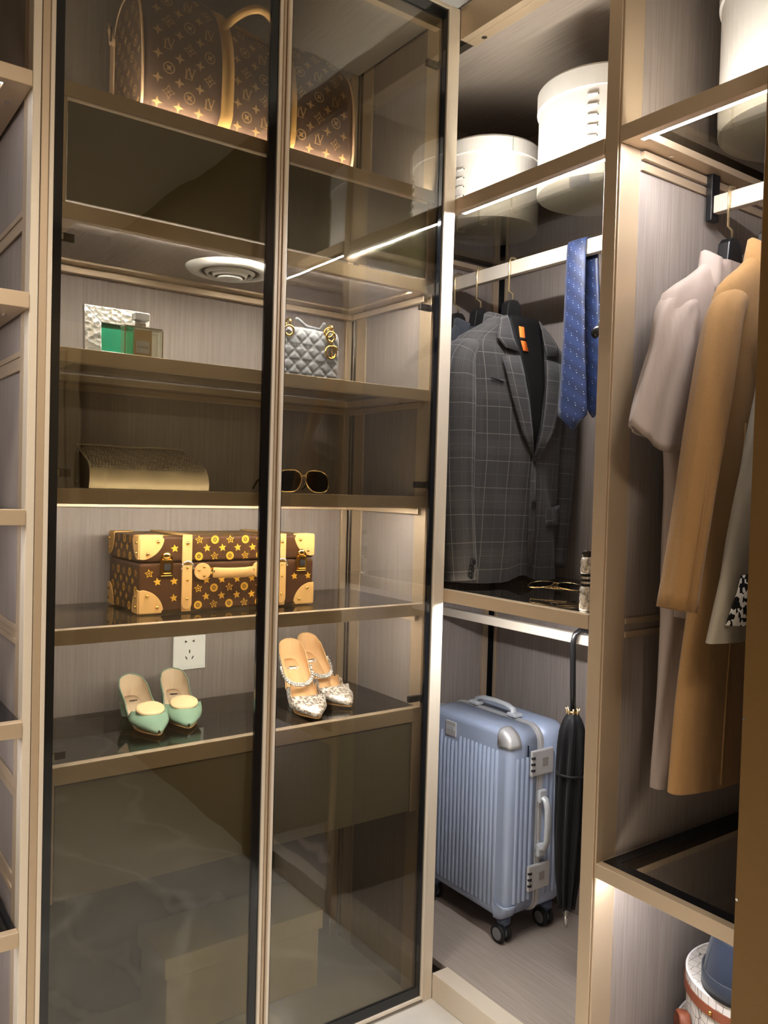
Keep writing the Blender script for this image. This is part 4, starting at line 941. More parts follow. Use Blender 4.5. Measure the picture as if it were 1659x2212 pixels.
# ------------------------------------------------------------------ hangers and clothes
def hanger(label, cx, y, zneck, half=0.165, hook_z=1.952, group='black wooden hangers', drop=0.085, raily=None):
    h = thing('clothes_hanger', label, 'hanger', (cx, y, zneck - drop), group)
    pts = [(cx + half * s, y, zneck - 0.072 - (drop + 0.02) * abs(s) ** 1.3) for s in [-1 + 2 * k / 20 for k in range(21)]]
    MB().tube(pts, [0.011 + 0.013 * (1 - abs(-1 + 2 * k / 20)) for k in range(21)], 10, flat=(1.0, 0.75), up=(0, 0, 1)).build('arms', 'hanger_black', h, smooth=True)
    MB().prism([(cx - 0.034, zneck - 0.095), (cx + 0.034, zneck - 0.095), (cx + 0.024, zneck - 0.012), (cx + 0.012, zneck), (cx - 0.012, zneck), (cx - 0.024, zneck - 0.012)][::-1], lambda a, b, d: (a, y + d, b), -0.014, 0.014).build('neck', 'hanger_black', h, bevel=0.003)
    MB().tube([(0.300, y, zneck - 0.005), (0.300, y, zneck + 0.020), (0.284, y, zneck + 0.026), (0.284, y, hook_z - 0.004), (0.287, y, hook_z + 0.007), (0.300, y, hook_z + 0.010), (0.313, y, hook_z + 0.007), (0.316, y, hook_z - 0.004), (0.316, y, hook_z - 0.03)], 0.0028, 6, flat=(0.8, 1.3), up=(0, 1, 0)).build('hook', 'pale_gold', h, smooth=True)
    return h
class Garment:
    """levels: (z, cx, a, b)"""
    def __init__(s, levels, cy, n=2.3, wrinkle=0.004, seed=0, waves=((5, 1.0), (9, 0.6), (14, 0.4))):
        s.lv = sorted(levels); s.cy = cy; s.n = n; s.wr = wrinkle; s.sd = seed; s.waves = waves
        s.z0, s.z1 = s.lv[0][0], s.lv[-1][0]
    def at(s, z, th):
        cx, a, b = pw(s.lv, z); c, q = math.cos(th), math.sin(th)
        fall = sstep((s.z1 - 0.1 - z) / 0.35)
        w_ = sum(am * math.sin(k * th + s.sd * 1.7 + k * 0.8 * math.sin(z * 3.1 + s.sd)) for k, am in s.waves) * s.wr * (0.25 + 0.75 * fall)
        x = cx + (a + w_ * 0.5) * math.copysign(abs(c) ** (2 / s.n), c); y = s.cy + (b + w_) * math.copysign(abs(q) ** (2 / s.n), q)
        return (x, y, z)
    def body(s, name, mat, parent, N=72, M=46, zs=None, hem=None):
        R = []
        for j in range(M + 1):
            z = lerp(s.z0, s.z1, j / M); ring = []
            for k in range(N):
                th = -math.pi / 2 + 2 * math.pi * (k + 0.5) / N; p = s.at(z, th)
                if hem: p = (p[0], p[1], p[2] + hem(th) * max(0, 1 - (z - s.z0) / 0.12))
                ring.append(p)
            R.append(ring)
        return MB().rings(R).build(name, mat, parent, smooth=True)
    def front(s, x, z, off=0.002):
        cx, a, b = pw(s.lv, z); k = min(0.995, abs(x - cx) / a)
        return (x, s.cy - (b + s.wr * 0.8) * (1 - k ** s.n) ** (1 / s.n) - off, z)
    def patch(s, name, mat, parent, inner, outer, off0=0.003, off1=0.008, steps=6, label=None, solid=0.003):
        R = []
        for k in range(steps + 1):
            f = k / steps; R.append([s.front(lerp(i[0], o[0], f), lerp(i[1], o[1], f), lerp(off0, off1, f)) for i, o in zip(inner, outer)])
        return MB().rings(R, False).build(name, mat, parent, smooth=True, solid=solid, label=label)
def sleeve(name, mat, parent, path, radii, n=28, twist=0.0, wr=0.003, cuff=True, seed=1.0, m=30, hem=None):
    """path: (x,y,z) control points, radii: (rx, ry) per control point"""
    R = []; K = len(path) - 1
    for j in range(m + 1):
        t_ = j / m * K; i = min(K - 1, int(t_)); f = t_ - i
        cr = lambda A, q: [0.5 * (2 * A[i][c] + (A[i + 1][c] - A[max(i - 1, 0)][c]) * q + (2 * A[max(i - 1, 0)][c] - 5 * A[i][c] + 4 * A[i + 1][c] - A[min(i + 2, K)][c]) * q * q + (3 * A[i][c] - A[max(i - 1, 0)][c] - 3 * A[i + 1][c] + A[min(i + 2, K)][c]) * q ** 3) for c in range(len(A[0]))]
        p = Vector(cr(path, f)); d = (Vector(cr(path, min(1, f + 0.05))) - Vector(cr(path, max(0, f - 0.05)))).normalized(); ey = Vector((0, 1, 0)); ex = ey.cross(d).normalized(); ey = d.cross(ex).normalized()
        rx, ry = cr(radii, f); ring = []
        for k in range(n):
            a = 2 * math.pi * k / n; w_ = wr * (math.sin(4 * a + j * 0.10 + seed) + 0.7 * math.sin(9 * a - j * 0.14 + seed * 2) + 0.5 * math.sin(2 * a + j * 0.45 + seed * 3)) * sstep((j - 4) / 12)
            ring.append(p + ex * (rx + w_) * math.cos(a) + ey * (ry + w_) * math.sin(a) - d * (hem(a) * (j / m) ** 4 if hem else 0))
        R.append(ring)
    q = [p + (Vector(path[-1]) - p) * 0.12 for p in R[-1]]; d = (Vector(path[-1]) - Vector(path[-2])).normalized()
    R.append(q); R.append([p - d * 0.05 for p in q])
    return MB().rings(R, True, True, False).build(name, mat, parent, smooth=True)
def collar(name, mat, parent, cx, cy, z, rx, ry, spread=0.026, drop=0.045, height=0.03, a_max=2.35, fdrop=0.05):
    R = []
    for j, (rr, dz) in enumerate(((0.0, 0.0), (0.003, height * 0.8), (0.008, height), (0.014, height * 0.85), (spread, -drop * 0.6), (spread + 0.004, -drop))):
        row = []
        for k in range(33):
            a = lerp(-a_max, a_max, k / 32); f = max(0, (abs(a) - 1.3) / (a_max - 1.3)) ** 1.6
            row.append((cx + (rx + rr) * math.sin(a), cy + (ry + rr * 0.8) * math.cos(a) - 0.012 * f, z + dz - fdrop * f))
        R.append(row)
    return MB().rings(R, False).build(name, mat, parent, smooth=True, solid=0.003)
def button(c, r, mat, parent, ax='y'):
    return MB().lathe([(0.0, -0.0005), (r * 0.7, -0.0008), (r, -0.0022), (r, 0.001)], c, 16, False, ax).build('button', mat, parent, smooth=True)

# --- checked blazer ---
hanger('black hanger carrying the checked blazer', 0.295, 0.092, 1.842)
bz = thing('blazer', 'charcoal windowpane-check wool blazer hanging beside the blue tie', 'blazer', (0.29, 0.09, 1.06))
BL = [(1.062, 0.272, 0.200, 0.088), (1.16, 0.276, 0.194, 0.089), (1.30, 0.280, 0.188, 0.089), (1.42, 0.284, 0.184, 0.089), (1.55, 0.286, 0.194, 0.086), (1.63, 0.288, 0.204, 0.078), (1.675, 0.290, 0.212, 0.070), (1.700, 0.290, 0.206, 0.060), (1.718, 0.290, 0.190, 0.054), (1.745, 0.290, 0.142, 0.050), (1.765, 0.290, 0.104, 0.048), (1.782, 0.290, 0.080, 0.046)]
G = Garment(BL, 0.080, 2.3, 0.004, 2)
bd_ = G.body('body', 'wool_check', bz, hem=lambda th: 0.020 * max(0, -math.sin(th)) * max(0, 1 - abs(math.cos(th)) / 0.25))
# opening, lapels, collar
cx = 0.290
G.patch('lining', 'lining_black', bz, [(cx - 0.002, 1.405), (cx - 0.006, 1.50), (cx - 0.022, 1.60), (cx - 0.045, 1.70), (cx - 0.062, 1.765), (cx - 0.060, 1.785)], [(cx + 0.004, 1.405), (cx + 0.026, 1.50), (cx + 0.046, 1.60), (cx + 0.060, 1.70), (cx + 0.064, 1.765), (cx + 0.060, 1.785)], 0.003, 0.003, 8, solid=0.001)
G.patch('orange_label', 'orange_label', bz, [(cx - 0.028, 1.688), (cx - 0.030, 1.725), (cx - 0.031, 1.756)], [(cx - 0.008, 1.688), (cx - 0.010, 1.725), (cx - 0.012, 1.756)], 0.0055, 0.0055, 2, label='small orange maker label inside the collar', solid=0.001)
G.patch('label_knot', 'lining_black', bz, [(cx - 0.031, 1.7165), (cx - 0.031, 1.7255)], [(cx - 0.007, 1.7165), (cx - 0.007, 1.7255)], 0.0068, 0.0068, 1, solid=0.001)
G.patch('lapel', 'wool_check', bz, [(cx - 0.000, 1.400), (cx - 0.008, 1.47), (cx - 0.022, 1.55), (cx - 0.036, 1.62), (cx - 0.046, 1.672)], [(cx - 0.008, 1.400), (cx - 0.055, 1.47), (cx - 0.086, 1.55), (cx - 0.103, 1.62), (cx - 0.112, 1.664)], 0.007, 0.015)
G.patch('lapel', 'wool_check', bz, [(cx + 0.006, 1.400), (cx + 0.030, 1.47), (cx + 0.044, 1.55), (cx + 0.054, 1.62), (cx + 0.060, 1.672)], [(cx + 0.014, 1.400), (cx + 0.070, 1.47), (cx + 0.104, 1.55), (cx + 0.116, 1.62), (cx + 0.122, 1.664)], 0.007, 0.015)
G.patch('collar_leaf', 'wool_check', bz, [(cx - 0.047, 1.683), (cx - 0.056, 1.72), (cx - 0.062, 1.765), (cx - 0.062, 1.784)], [(cx - 0.098, 1.690), (cx - 0.116, 1.718), (cx - 0.098, 1.752), (cx - 0.080, 1.778)], 0.008, 0.012)
G.patch('collar_leaf', 'wool_check', bz, [(cx + 0.061, 1.683), (cx + 0.064, 1.72), (cx + 0.064, 1.765), (cx + 0.062, 1.784)], [(cx + 0.108, 1.690), (cx + 0.122, 1.718), (cx + 0.100, 1.752), (cx + 0.080, 1.778)], 0.008, 0.012)
collar('collar', 'wool_check', bz, cx, 0.092, 1.780, 0.066, 0.046, 0.020, 0.030, 0.020, 2.3, 0.02)
G.patch('front_edge', 'wool_check', bz, [(cx + 0.010, 1.115), (cx + 0.016, 1.20), (cx + 0.014, 1.30), (cx + 0.008, 1.40)], [(cx - 0.010, 1.100), (cx - 0.012, 1.20), (cx - 0.012, 1.30), (cx - 0.008, 1.40)], 0.003, 0.008, 3)
for z in (1.398, 1.272): button(G.front(cx + 0.001, z, 0.009), 0.0105, 'hanger_black', bz)
G.patch('pocket_flap', 'wool_check', bz, [(cx + 0.060, 1.262), (cx + 0.10, 1.266), (cx + 0.150, 1.272)], [(cx + 0.060, 1.212), (cx + 0.10, 1.214), (cx + 0.150, 1.220)], 0.003, 0.007, 4)
G.patch('welt_pocket', 'lining_black', bz, [(0.150, 1.606), (0.170, 1.602), (0.186, 1.597)], [(0.150, 1.602), (0.170, 1.597), (0.186, 1.592)], 0.0035, 0.0035, 1, solid=0.001)
sleeve('sleeve', 'wool_check', bz, [(0.180, 0.080, 1.690), (0.125, 0.080, 1.690), (0.082, 0.078, 1.650), (0.064, 0.070, 1.58), (0.058, 0.060, 1.44), (0.055, 0.040, 1.25), (0.060, 0.022, 1.072)], [(0.010, 0.020), (0.026, 0.046), (0.044, 0.066), (0.050, 0.074), (0.048, 0.076), (0.046, 0.070), (0.045, 0.064)], seed=1.2)
sleeve('sleeve', 'wool_check', bz, [(0.400, 0.080, 1.690), (0.452, 0.080, 1.688), (0.476, 0.078, 1.65), (0.482, 0.072, 1.58), (0.478, 0.070, 1.44), (0.466, 0.064, 1.25), (0.456, 0.060, 1.090)], [(0.010, 0.020), (0.022, 0.044), (0.032, 0.058), (0.036, 0.062), (0.036, 0.060), (0.034, 0.056), (0.034, 0.052)], seed=2.7)
for k in range(3): button((0.052 + k * 0.003, -0.042 - 0.001 * k, 1.088 + k * 0.018), 0.0075, 'hanger_black', bz)
# --- two dark jackets behind ---
for j, (y, lab, hl, cxx) in enumerate(((0.226, 'dark grey jacket hanging between the checked blazer and the corner', 'black hanger carrying the dark grey jacket behind the blazer', 0.285), (0.325, 'black jacket hanging furthest back in the corner bay', 'black hanger carrying the rearmost black jacket', 0.285))):
    hanger(hl, 0.295, y, 1.842)
    jk = thing('jacket', lab, 'jacket', (cxx, y, 1.08))
    lv = [(z + (0.02 if z < 1.2 else 0), c_, a, b * 0.40) for z, c_, a, b in BL]
    Gj = Garment(lv, y, 2.3, 0.003, 4 + j); mt = 'wool_dark' if j == 0 else 'lining_black'
    Gj.body('body', mt, jk)
    collar('collar', mt, jk, 0.290, y + 0.002, 1.782, 0.066, 0.022, 0.016, 0.034, 0.022, 2.3, 0.02)
    for sx in (-1, 1):
        x0 = 0.290 + sx * 0.168
        sleeve('sleeve', mt, jk, [(x0 - sx * 0.06, y, 1.690), (x0 - sx * 0.0, y, 1.690), (x0 + sx * 0.036, y, 1.64), (x0 + sx * 0.048, y, 1.56), (x0 + sx * 0.050, y, 1.40), (x0 + sx * 0.050, y, 1.12)], [(0.010, 0.012), (0.022, 0.026), (0.030, 0.034), (0.034, 0.038), (0.034, 0.038), (0.030, 0.036)], seed=j + 3)
    for z in (1.40, 1.28): button(Gj.front(0.292, z, 0.003), 0.009, 'hanger_black', jk)
# --- tie over the rail ---
ti = thing('necktie', 'blue silk necktie with white dots draped over the rail', 'tie', (0.29, -0.155, 1.47))
def tie_strip(path, widths, name):
    R = []
    for (x, y, z), w_ in zip(path, widths): R.append([(x - 0.0025 * math.sin(math.pi * k / 6), y + lerp(w_, -w_, k / 6), z) for k in range(7)])
    return MB().rings(R, False).build(name, 'tie_silk', ti, smooth=True, solid=0.003)
P_ = [(0.3, -0.150, 1.9545), (0.288, -0.150, 1.955), (0.285, -0.1495, 1.948), (0.284, -0.149, 1.90), (0.283, -0.150, 1.80), (0.281, -0.153, 1.70), (0.279, -0.157, 1.60), (0.277, -0.160, 1.52), (0.277, -0.161, 1.505), (0.277, -0.163, 1.468)]
tie_strip(P_, [0.030, 0.031, 0.031, 0.032, 0.033, 0.036, 0.042, 0.0475, 0.0475, 0.0015], 'front_blade')
tie_strip([(0.3, -0.162, 1.9545), (0.312, -0.162, 1.955), (0.316, -0.163, 1.948), (0.317, -0.168, 1.90), (0.317, -0.176, 1.80), (0.316, -0.184, 1.70), (0.316, -0.190, 1.60), (0.316, -0.194, 1.53), (0.316, -0.196, 1.50)], [0.028, 0.028, 0.027, 0.026, 0.026, 0.026, 0.026, 0.026, 0.002], 'back_blade')
hanger('empty black hanger on the rail between the blue tie and the middle post', 0.300, -0.350, 1.842, half=0.175)

# --- stone shirt dress ---
hanger('black hanger carrying the pale beige shirt', 0.295, -0.572, 1.862, hook_z=1.965)
sh = thing('shirt_dress', 'pale beige short-sleeved shirt dress hanging by the wood side panel', 'shirt', (0.29, -0.572, 0.70))
SL = [(0.705, 0.290, 0.200, 0.030), (1.00, 0.290, 0.195, 0.030), (1.30, 0.290, 0.195, 0.032), (1.50, 0.290, 0.215, 0.034), (1.62, 0.290, 0.232, 0.036), (1.675, 0.290, 0.236, 0.034), (1.708, 0.290, 0.226, 0.031), (1.735, 0.290, 0.185, 0.028), (1.765, 0.290, 0.130, 0.026), (1.790, 0.290, 0.095, 0.025), (1.805, 0.290, 0.080, 0.024)]
GS = Garment(SL, -0.575, 2.4, 0.004, 1, waves=((4, 1.0), (7, 0.7), (11, 0.5)))
GS.body('body', 'cotton_beige', sh)
collar('collar', 'cotton_beige', sh, 0.290, -0.574, 1.802, 0.078, 0.020, 0.022, 0.060, 0.020, 2.2, 0.02)
sleeve('sleeve', 'cotton_beige', sh, [(0.205, -0.575, 1.690), (0.150, -0.576, 1.690), (0.110, -0.578, 1.650), (0.088, -0.580, 1.56), (0.050, -0.583, 1.420)], [(0.012, 0.010), (0.038, 0.024), (0.064, 0.031), (0.076, 0.032), (0.090, 0.031)], wr=0.0055, seed=0.4, hem=lambda a: -0.034 * max(0, -math.sin(a)) + 0.036 * max(0, -math.cos(a)))
sleeve('sleeve', 'cotton_beige', sh, [(0.390, -0.575, 1.700), (0.455, -0.577, 1.690), (0.495, -0.578, 1.64), (0.504, -0.580, 1.54), (0.504, -0.580, 1.44)], [(0.010, 0.010), (0.022, 0.024), (0.030, 0.030), (0.034, 0.032), (0.034, 0.034)], wr=0.004, seed=2.0)
GS.patch('patch_pocket', 'cotton_beige', sh, [(0.110, 1.20), (0.16, 1.20), (0.21, 1.20)], [(0.108, 1.06), (0.16, 1.05), (0.21, 1.06)], 0.006, 0.006, 4)
# --- camel coat ---
hanger('black hanger carrying the camel coat', 0.295, -0.662, 1.862, hook_z=1.965)
co = thing('coat', 'long camel wool coat hanging next to the bronze leaf', 'coat', (0.29, -0.662, 0.74))
CL = [(0.742, 0.268, 0.262, 0.040), (0.90, 0.275, 0.252, 0.040), (1.10, 0.290, 0.234, 0.040), (1.30, 0.300, 0.216, 0.040), (1.50, 0.305, 0.205, 0.040), (1.62, 0.305, 0.212, 0.040), (1.675, 0.305, 0.216, 0.037), (1.705, 0.305, 0.208, 0.033), (1.735, 0.305, 0.172, 0.030), (1.765, 0.305, 0.125, 0.028), (1.790, 0.305, 0.095, 0.027), (1.808, 0.305, 0.085, 0.026)]
GC = Garment(CL, -0.672, 2.5, 0.003, 3, waves=((3, 1.0), (6, 0.6)))
GC.body('body', 'wool_camel', co)
collar('collar', 'wool_camel', co, 0.305, -0.672, 1.806, 0.080, 0.022, 0.026, 0.070, 0.022, 2.4, 0.03)
sleeve('sleeve', 'wool_camel', co, [(0.215, -0.672, 1.690), (0.160, -0.674, 1.690), (0.112, -0.682, 1.655), (0.078, -0.690, 1.58), (0.036, -0.700, 1.45), (-0.004, -0.704, 1.28), (-0.042, -0.704, 1.098)], [(0.010, 0.010), (0.028, 0.026), (0.040, 0.032), (0.042, 0.035), (0.038, 0.034), (0.034, 0.033), (0.033, 0.034)], wr=0.0022, seed=0.9)
sleeve('sleeve', 'wool_camel', co, [(0.420, -0.672, 1.690), (0.470, -0.672, 1.685), (0.500, -0.676, 1.60), (0.504, -0.680, 1.40), (0.500, -0.680, 1.12)], [(0.020, 0.024), (0.028, 0.032), (0.034, 0.036), (0.034, 0.036), (0.032, 0.034)], wr=0.003, seed=2.1)
MB().tube([(0.052, -0.722, 1.55), (0.014, -0.730, 1.42), (-0.020, -0.734, 1.26), (-0.056, -0.735, 1.105)], 0.0016, 6).build('sleeve_seam', 'wool_camel', co, smooth=True)
MB().tube([GC.front(x, z, 0.0005) for x, z in ((0.155, 1.45), (0.148, 1.3), (0.135, 1.1), (0.122, 0.95), (0.112, 0.75))], 0.0018, 6).build('side_seam', 'wool_camel', co, smooth=True)
# --- grey cape with houndstooth piece ---
hanger('black hanger carrying the grey wool cape', 0.295, -0.755, 1.862, hook_z=1.965)
cp_ = thing('cape', 'grey wool cape mostly hidden by the bronze leaf', 'cape', (0.29, -0.755, 1.04))
PL = [(1.045, 0.255, 0.285, 0.030), (1.30, 0.278, 0.236, 0.032), (1.50, 0.292, 0.190, 0.032), (1.62, 0.296, 0.172, 0.030), (1.70, 0.298, 0.150, 0.028), (1.76, 0.300, 0.110, 0.026), (1.80, 0.300, 0.080, 0.024)]
GP = Garment(PL, -0.762, 2.4, 0.003, 6)
GP.body('body', 'wool_grey', cp_)
collar('collar', 'wool_grey', cp_, 0.300, -0.760, 1.798, 0.074, 0.022, 0.022, 0.040, 0.02, 2.3, 0.02)
GP.patch('houndstooth_panel', 'houndstooth', cp_, [(-0.006, 1.078), (0.004, 1.10), (0.020, 1.135), (0.030, 1.165)], [(0.16, 1.066), (0.16, 1.10), (0.16, 1.14), (0.16, 1.19)], 0.004, 0.004, 4, label='black and white houndstooth panel')

# ------------------------------------------------------------------ suitcase
LX0, LX1, LY0, LY1, LZ0, LZ1 = 0.236, 0.462, -0.020, 0.345, 0.130, 0.655
lg = thing('suitcase', 'light blue ribbed hard-shell suitcase with aluminium frame and wheels', 'suitcase', (0.35, 0.16, 0.062))
def shell(x0, x1, name):
    rr = 0.045; outer = 0.018
    face = x0 if x0 < 0.3 else x1; inn = x1 if x0 < 0.3 else x0; sg = 1 if x0 < 0.3 else -1
    R = []
    for dx, k in ((0.0, 0.020), (0.003, 0.009), (0.010, 0.003), (0.020, 0.0), (abs(inn - face), 0.0)):
        q = rrect(LY0 + k, LY1 - k, LZ0 + k, LZ1 - k, rr - k * 0.4, 6); R.append([(face + sg * dx, a, b) for a, b in q])
    return MB().rings(R, True, True, True).build(name, 'luggage_blue', lg, smooth=False, bevel=0)
XM = 0.352
s1 = shell(LX0, XM - 0.012, 'front_shell'); s2 = shell(XM + 0.012, LX1, 'rear_shell')
for o in (s1, s2):
    for p in o.data.polygons: p.use_smooth = len(p.vertices) == 4
for k in (-1, 0, 1):
    q = rrect(LY0 - 0.001 - (0.003 if k == 0 else 0), LY1 + 0.001 + (0.003 if k == 0 else 0), LZ0 - 0.001 - (0.003 if k == 0 else 0), LZ1 + 0.001 + (0.003 if k == 0 else 0), 0.046, 6)
    MB().rings([[(XM + k * 0.0085 - 0.0036, a, b) for a, b in q], [(XM + k * 0.0085 + 0.0036, a, b) for a, b in q]], True, True, True).build('frame_band', 'aluminium', lg, bevel=0.001)
rb_ = MB(); y = LY0 + 0.052
while y < LY1 - 0.045:       # pressed ribs on the front face
    zt = LZ1 - 0.062; zb = LZ0 + 0.028
    if LY0 + 0.215 < y < LY0 + 0.275: zt -= 0.020
    prof_ = [(-0.0062, 0.0), (-0.0045, -0.0048), (0.0, -0.0062), (0.0045, -0.0048), (0.0062, 0.0)]
    rb_.rings([[(LX0 + 0.001 + b * 0.1, y + a, zt + 0.003) for a, b in prof_], [(LX0 + 0.001 + b, y + a, zt - 0.004) for a, b in prof_], [(LX0 + 0.001 + b, y + a, zb + 0.004) for a, b in prof_], [(LX0 + 0.001 + b * 0.1, y + a, zb - 0.003) for a, b in prof_]], False)
    y += 0.0168
rb_.build('ribs', 'luggage_blue', s1, smooth=True)
m = MB()
for x in (LX0 + 0.030, LX0 + 0.048, LX0 + 0.066, LX0 + 0.084, XM + 0.030, XM + 0.048, XM + 0.066, XM + 0.084):
    m.rings([[(x + a, LY0 + 0.001 + b, LZ1 - 0.075) for a, b in prof_], [(x + a, LY0 + 0.001 + b, LZ0 + 0.05) for a, b in prof_]], False)
m.build('ribs', 'luggage_blue', s1, smooth=True)
m = MB()
for k in range(24): m.box(LX0 + 0.030, LX0 + 0.0335, LY0 + 0.05 + k * 0.0115, LY0 + 0.056 + k * 0.0115, LZ1 - 0.0002, LZ1 + 0.0006)
m.build('pressed_dashes', 'handle_grey', s1)
for sy, y in ((-1, LY0), (1, LY1)):       # corner guards on the front face
    for sz, z in ((1, LZ1), (-1, LZ0)):
        R = []
        for (dx, k) in ((-0.003, 0.016), (0.0, 0.006), (0.008, 0.0), (0.024, -0.0015), (0.038, -0.0015)):
            ring = []
            for t_ in range(9):
                a = math.pi / 2 * t_ / 8; r = 0.048 - k * 0.8
                ring.append((LX0 + dx, y - sy * (0.046 - r * math.cos(a)), z - sz * (0.046 - r * math.sin(a))))
            R.append(ring)
        c = (LX0 - 0.003, y - sy * 0.048, z - sz * 0.048)
        R.insert(0, [Vector(R[0][t_]).lerp(Vector(c), 0.9) for t_ in range(9)])
        MB().rings(R, False).build('corner_guard', 'aluminium' if sz > 0 else 'luggage_blue', s1, smooth=True, solid=0.002)
badge = MB().box(LX0 - 0.004, LX0 + 0.004, LY0 + 0.222, LY0 + 0.268, LZ1 - 0.070, LZ1 - 0.026).build('badge', 'aluminium', s1, bevel=0.003)
MB().box(LX0 - 0.0055, LX0 - 0.004, LY0 + 0.228, LY0 + 0.262, LZ1 - 0.052, LZ1 - 0.040).build('badge_plate', 'handle_grey', badge)
for z in (0.525, 0.205):                  # combination locks across the frame
    lk = MB().box(XM - 0.046, XM + 0.040, LY0 - 0.014, LY0 - 0.0035, z, z + 0.072).build('latch', 'aluminium', lg, bevel=0.004)
    MB().box(XM - 0.006, XM + 0.016, LY0 - 0.0155, LY0 - 0.0142, z + 0.026, z + 0.048).build('latch_button', 'chrome', lk, bevel=0.001)
    for k in range(3): MB().lathe([(0.007, -0.003), (0.007, 0.003)], (XM - 0.039, LY0 - 0.011, z + 0.018 + k * 0.017), 12, axis='z').build('dial', 'rubber', lk, smooth=False)
    MB().box(LX0 + 0.066, XM - 0.050, LY0 - 0.004, LY0 + 0.002, z - 0.012, z + 0.086).build('latch_recess', 'luggage_blue', lk, bevel=0.003)
for (ax_, pts, e) in (('top', [(XM, LY0 + 0.105, LZ1 + 0.002), (XM, LY0 + 0.110, LZ1 + 0.024), (XM, LY0 + 0.135, LZ1 + 0.031), (XM, LY0 + 0.185, LZ1 + 0.033), (XM, LY0 + 0.235, LZ1 + 0.031), (XM, LY0 + 0.262, LZ1 + 0.024), (XM, LY0 + 0.267, LZ1 + 0.002)], 0),
                      ('side', [(XM, LY0 - 0.002, 0.315), (XM, LY0 - 0.026, 0.322), (XM, LY0 - 0.034, 0.345), (XM, LY0 - 0.036, 0.39), (XM, LY0 - 0.034, 0.435), (XM, LY0 - 0.026, 0.458), (XM, LY0 - 0.002, 0.465)], 1)):
    hd = MB().tube(pts, 0.0085, 10, flat=(1.3, 0.8), up=(1, 0, 0)).build('carry_handle', 'handle_grey', lg, smooth=True)
    for q in (pts[0], pts[-1]):
        if e == 0: MB().box(q[0] - 0.016, q[0] + 0.016, q[1] - 0.018, q[1] + 0.018, LZ1 + 0.0045, LZ1 + 0.016).build('handle_mount', 'handle_grey', hd, bevel=0.004)
        else: MB().box(q[0] - 0.014, q[0] + 0.014, LY0 - 0.018, LY0 - 0.0045, q[2] - 0.018, q[2] + 0.018).build('handle_mount', 'handle_grey', hd, bevel=0.004)
for x in (LX0 + 0.030, LX1 - 0.030):
    for y in (LY0 + 0.036, LY1 - 0.036):
        wf = MB().lathe([(0.020, 0.045), (0.019, 0.028), (0.013, 0.022), (0.011, 0.0)], (x, y, LZ0 - 0.044), 14).build('wheel_fork', 'luggage_dark', lg, smooth=True)
        MB().box(x - 0.004, x + 0.014, y - 0.006, y + 0.006, LZ0 - 0.052, LZ0 - 0.036).build('fork_arm', 'luggage_dark', wf, bevel=0.002)
        for dx in (-0.012, 0.012):
            wh = MB().lathe([(0.020, -0.005), (0.0255, -0.004), (0.0255, 0.004), (0.020, 0.005)], (x + dx - 0.008, y, 0.0885), 20, axis='x').build('wheel', 'rubber', lg, smooth=True)
            MB().lathe([(0.017, -0.0056), (0.017, 0.0056)], (x + dx - 0.008, y, 0.0885), 18, axis='x').build('wheel_hub', 'wheel_grey', wh)

# ------------------------------------------------------------------ umbrella
um = thing('umbrella', 'folded black umbrella hooked over the lower rail', 'umbrella', (0.255, -0.175, 0.24))
UX, UY = 0.258, -0.212
MB().tube([(UX, UY, 0.755), (UX - 0.002, UY + 0.003, 0.86), (UX - 0.002, UY + 0.006, 0.925), (UX + 0.001, UY + 0.002, 0.950), (UX + 0.012, UY - 0.006, 0.962), (UX + 0.028, UY - 0.012, 0.962), (UX + 0.042, UY - 0.016, 0.952), (UX + 0.046, UY - 0.018, 0.930)], 0.0075, 12).build('crook_handle', 'hanger_black', um, smooth=True)
MB().lathe([(0.0085, 0), (0.0085, 0.016)], (UX, UY, 0.742), 16).build('ferrule', 'gold', um, smooth=True)
R = []
for j in range(33):
    f = j / 32; z = lerp(0.752, 0.255, f); r = pw([(0, 0.014), (0.03, 0.022), (0.08, 0.029), (0.3, 0.032), (0.6, 0.031), (0.85, 0.025), (1.0, 0.016)], f)[0]
    R.append([(UX + (r + 0.007 * min(1, f * 6) * math.cos(8 * (2 * math.pi * k / 64) + f * 3)) * math.cos(2 * math.pi * k / 64), UY + (r + 0.007 * min(1, f * 6) * math.cos(8 * (2 * math.pi * k / 64) + f * 3)) * math.sin(2 * math.pi * k / 64), z) for k in range(64)])
cn = MB().rings(R, True, True, True).build('canopy', 'nylon_black', um, smooth=True)
for k in range(8):
    a = 2 * math.pi * k / 8; MB().tube([(UX + 0.013 * math.cos(a), UY + 0.013 * math.sin(a), 0.745), (UX + 0.017 * math.cos(a), UY + 0.017 * math.sin(a), 0.766)], 0.0026, 6).build('rib_tip', 'pale_gold', cn, smooth=True)
MB().torus((UX, UY, 0.60), 0.036, 0.004, (0, 0, 1)).build('tie_band', 'nylon_black', cn, smooth=True)
MB().tube([(UX, UY, 0.256), (UX, UY, 0.205)], [0.006, 0.004], 8).build('tip', 'chrome', um, smooth=True)

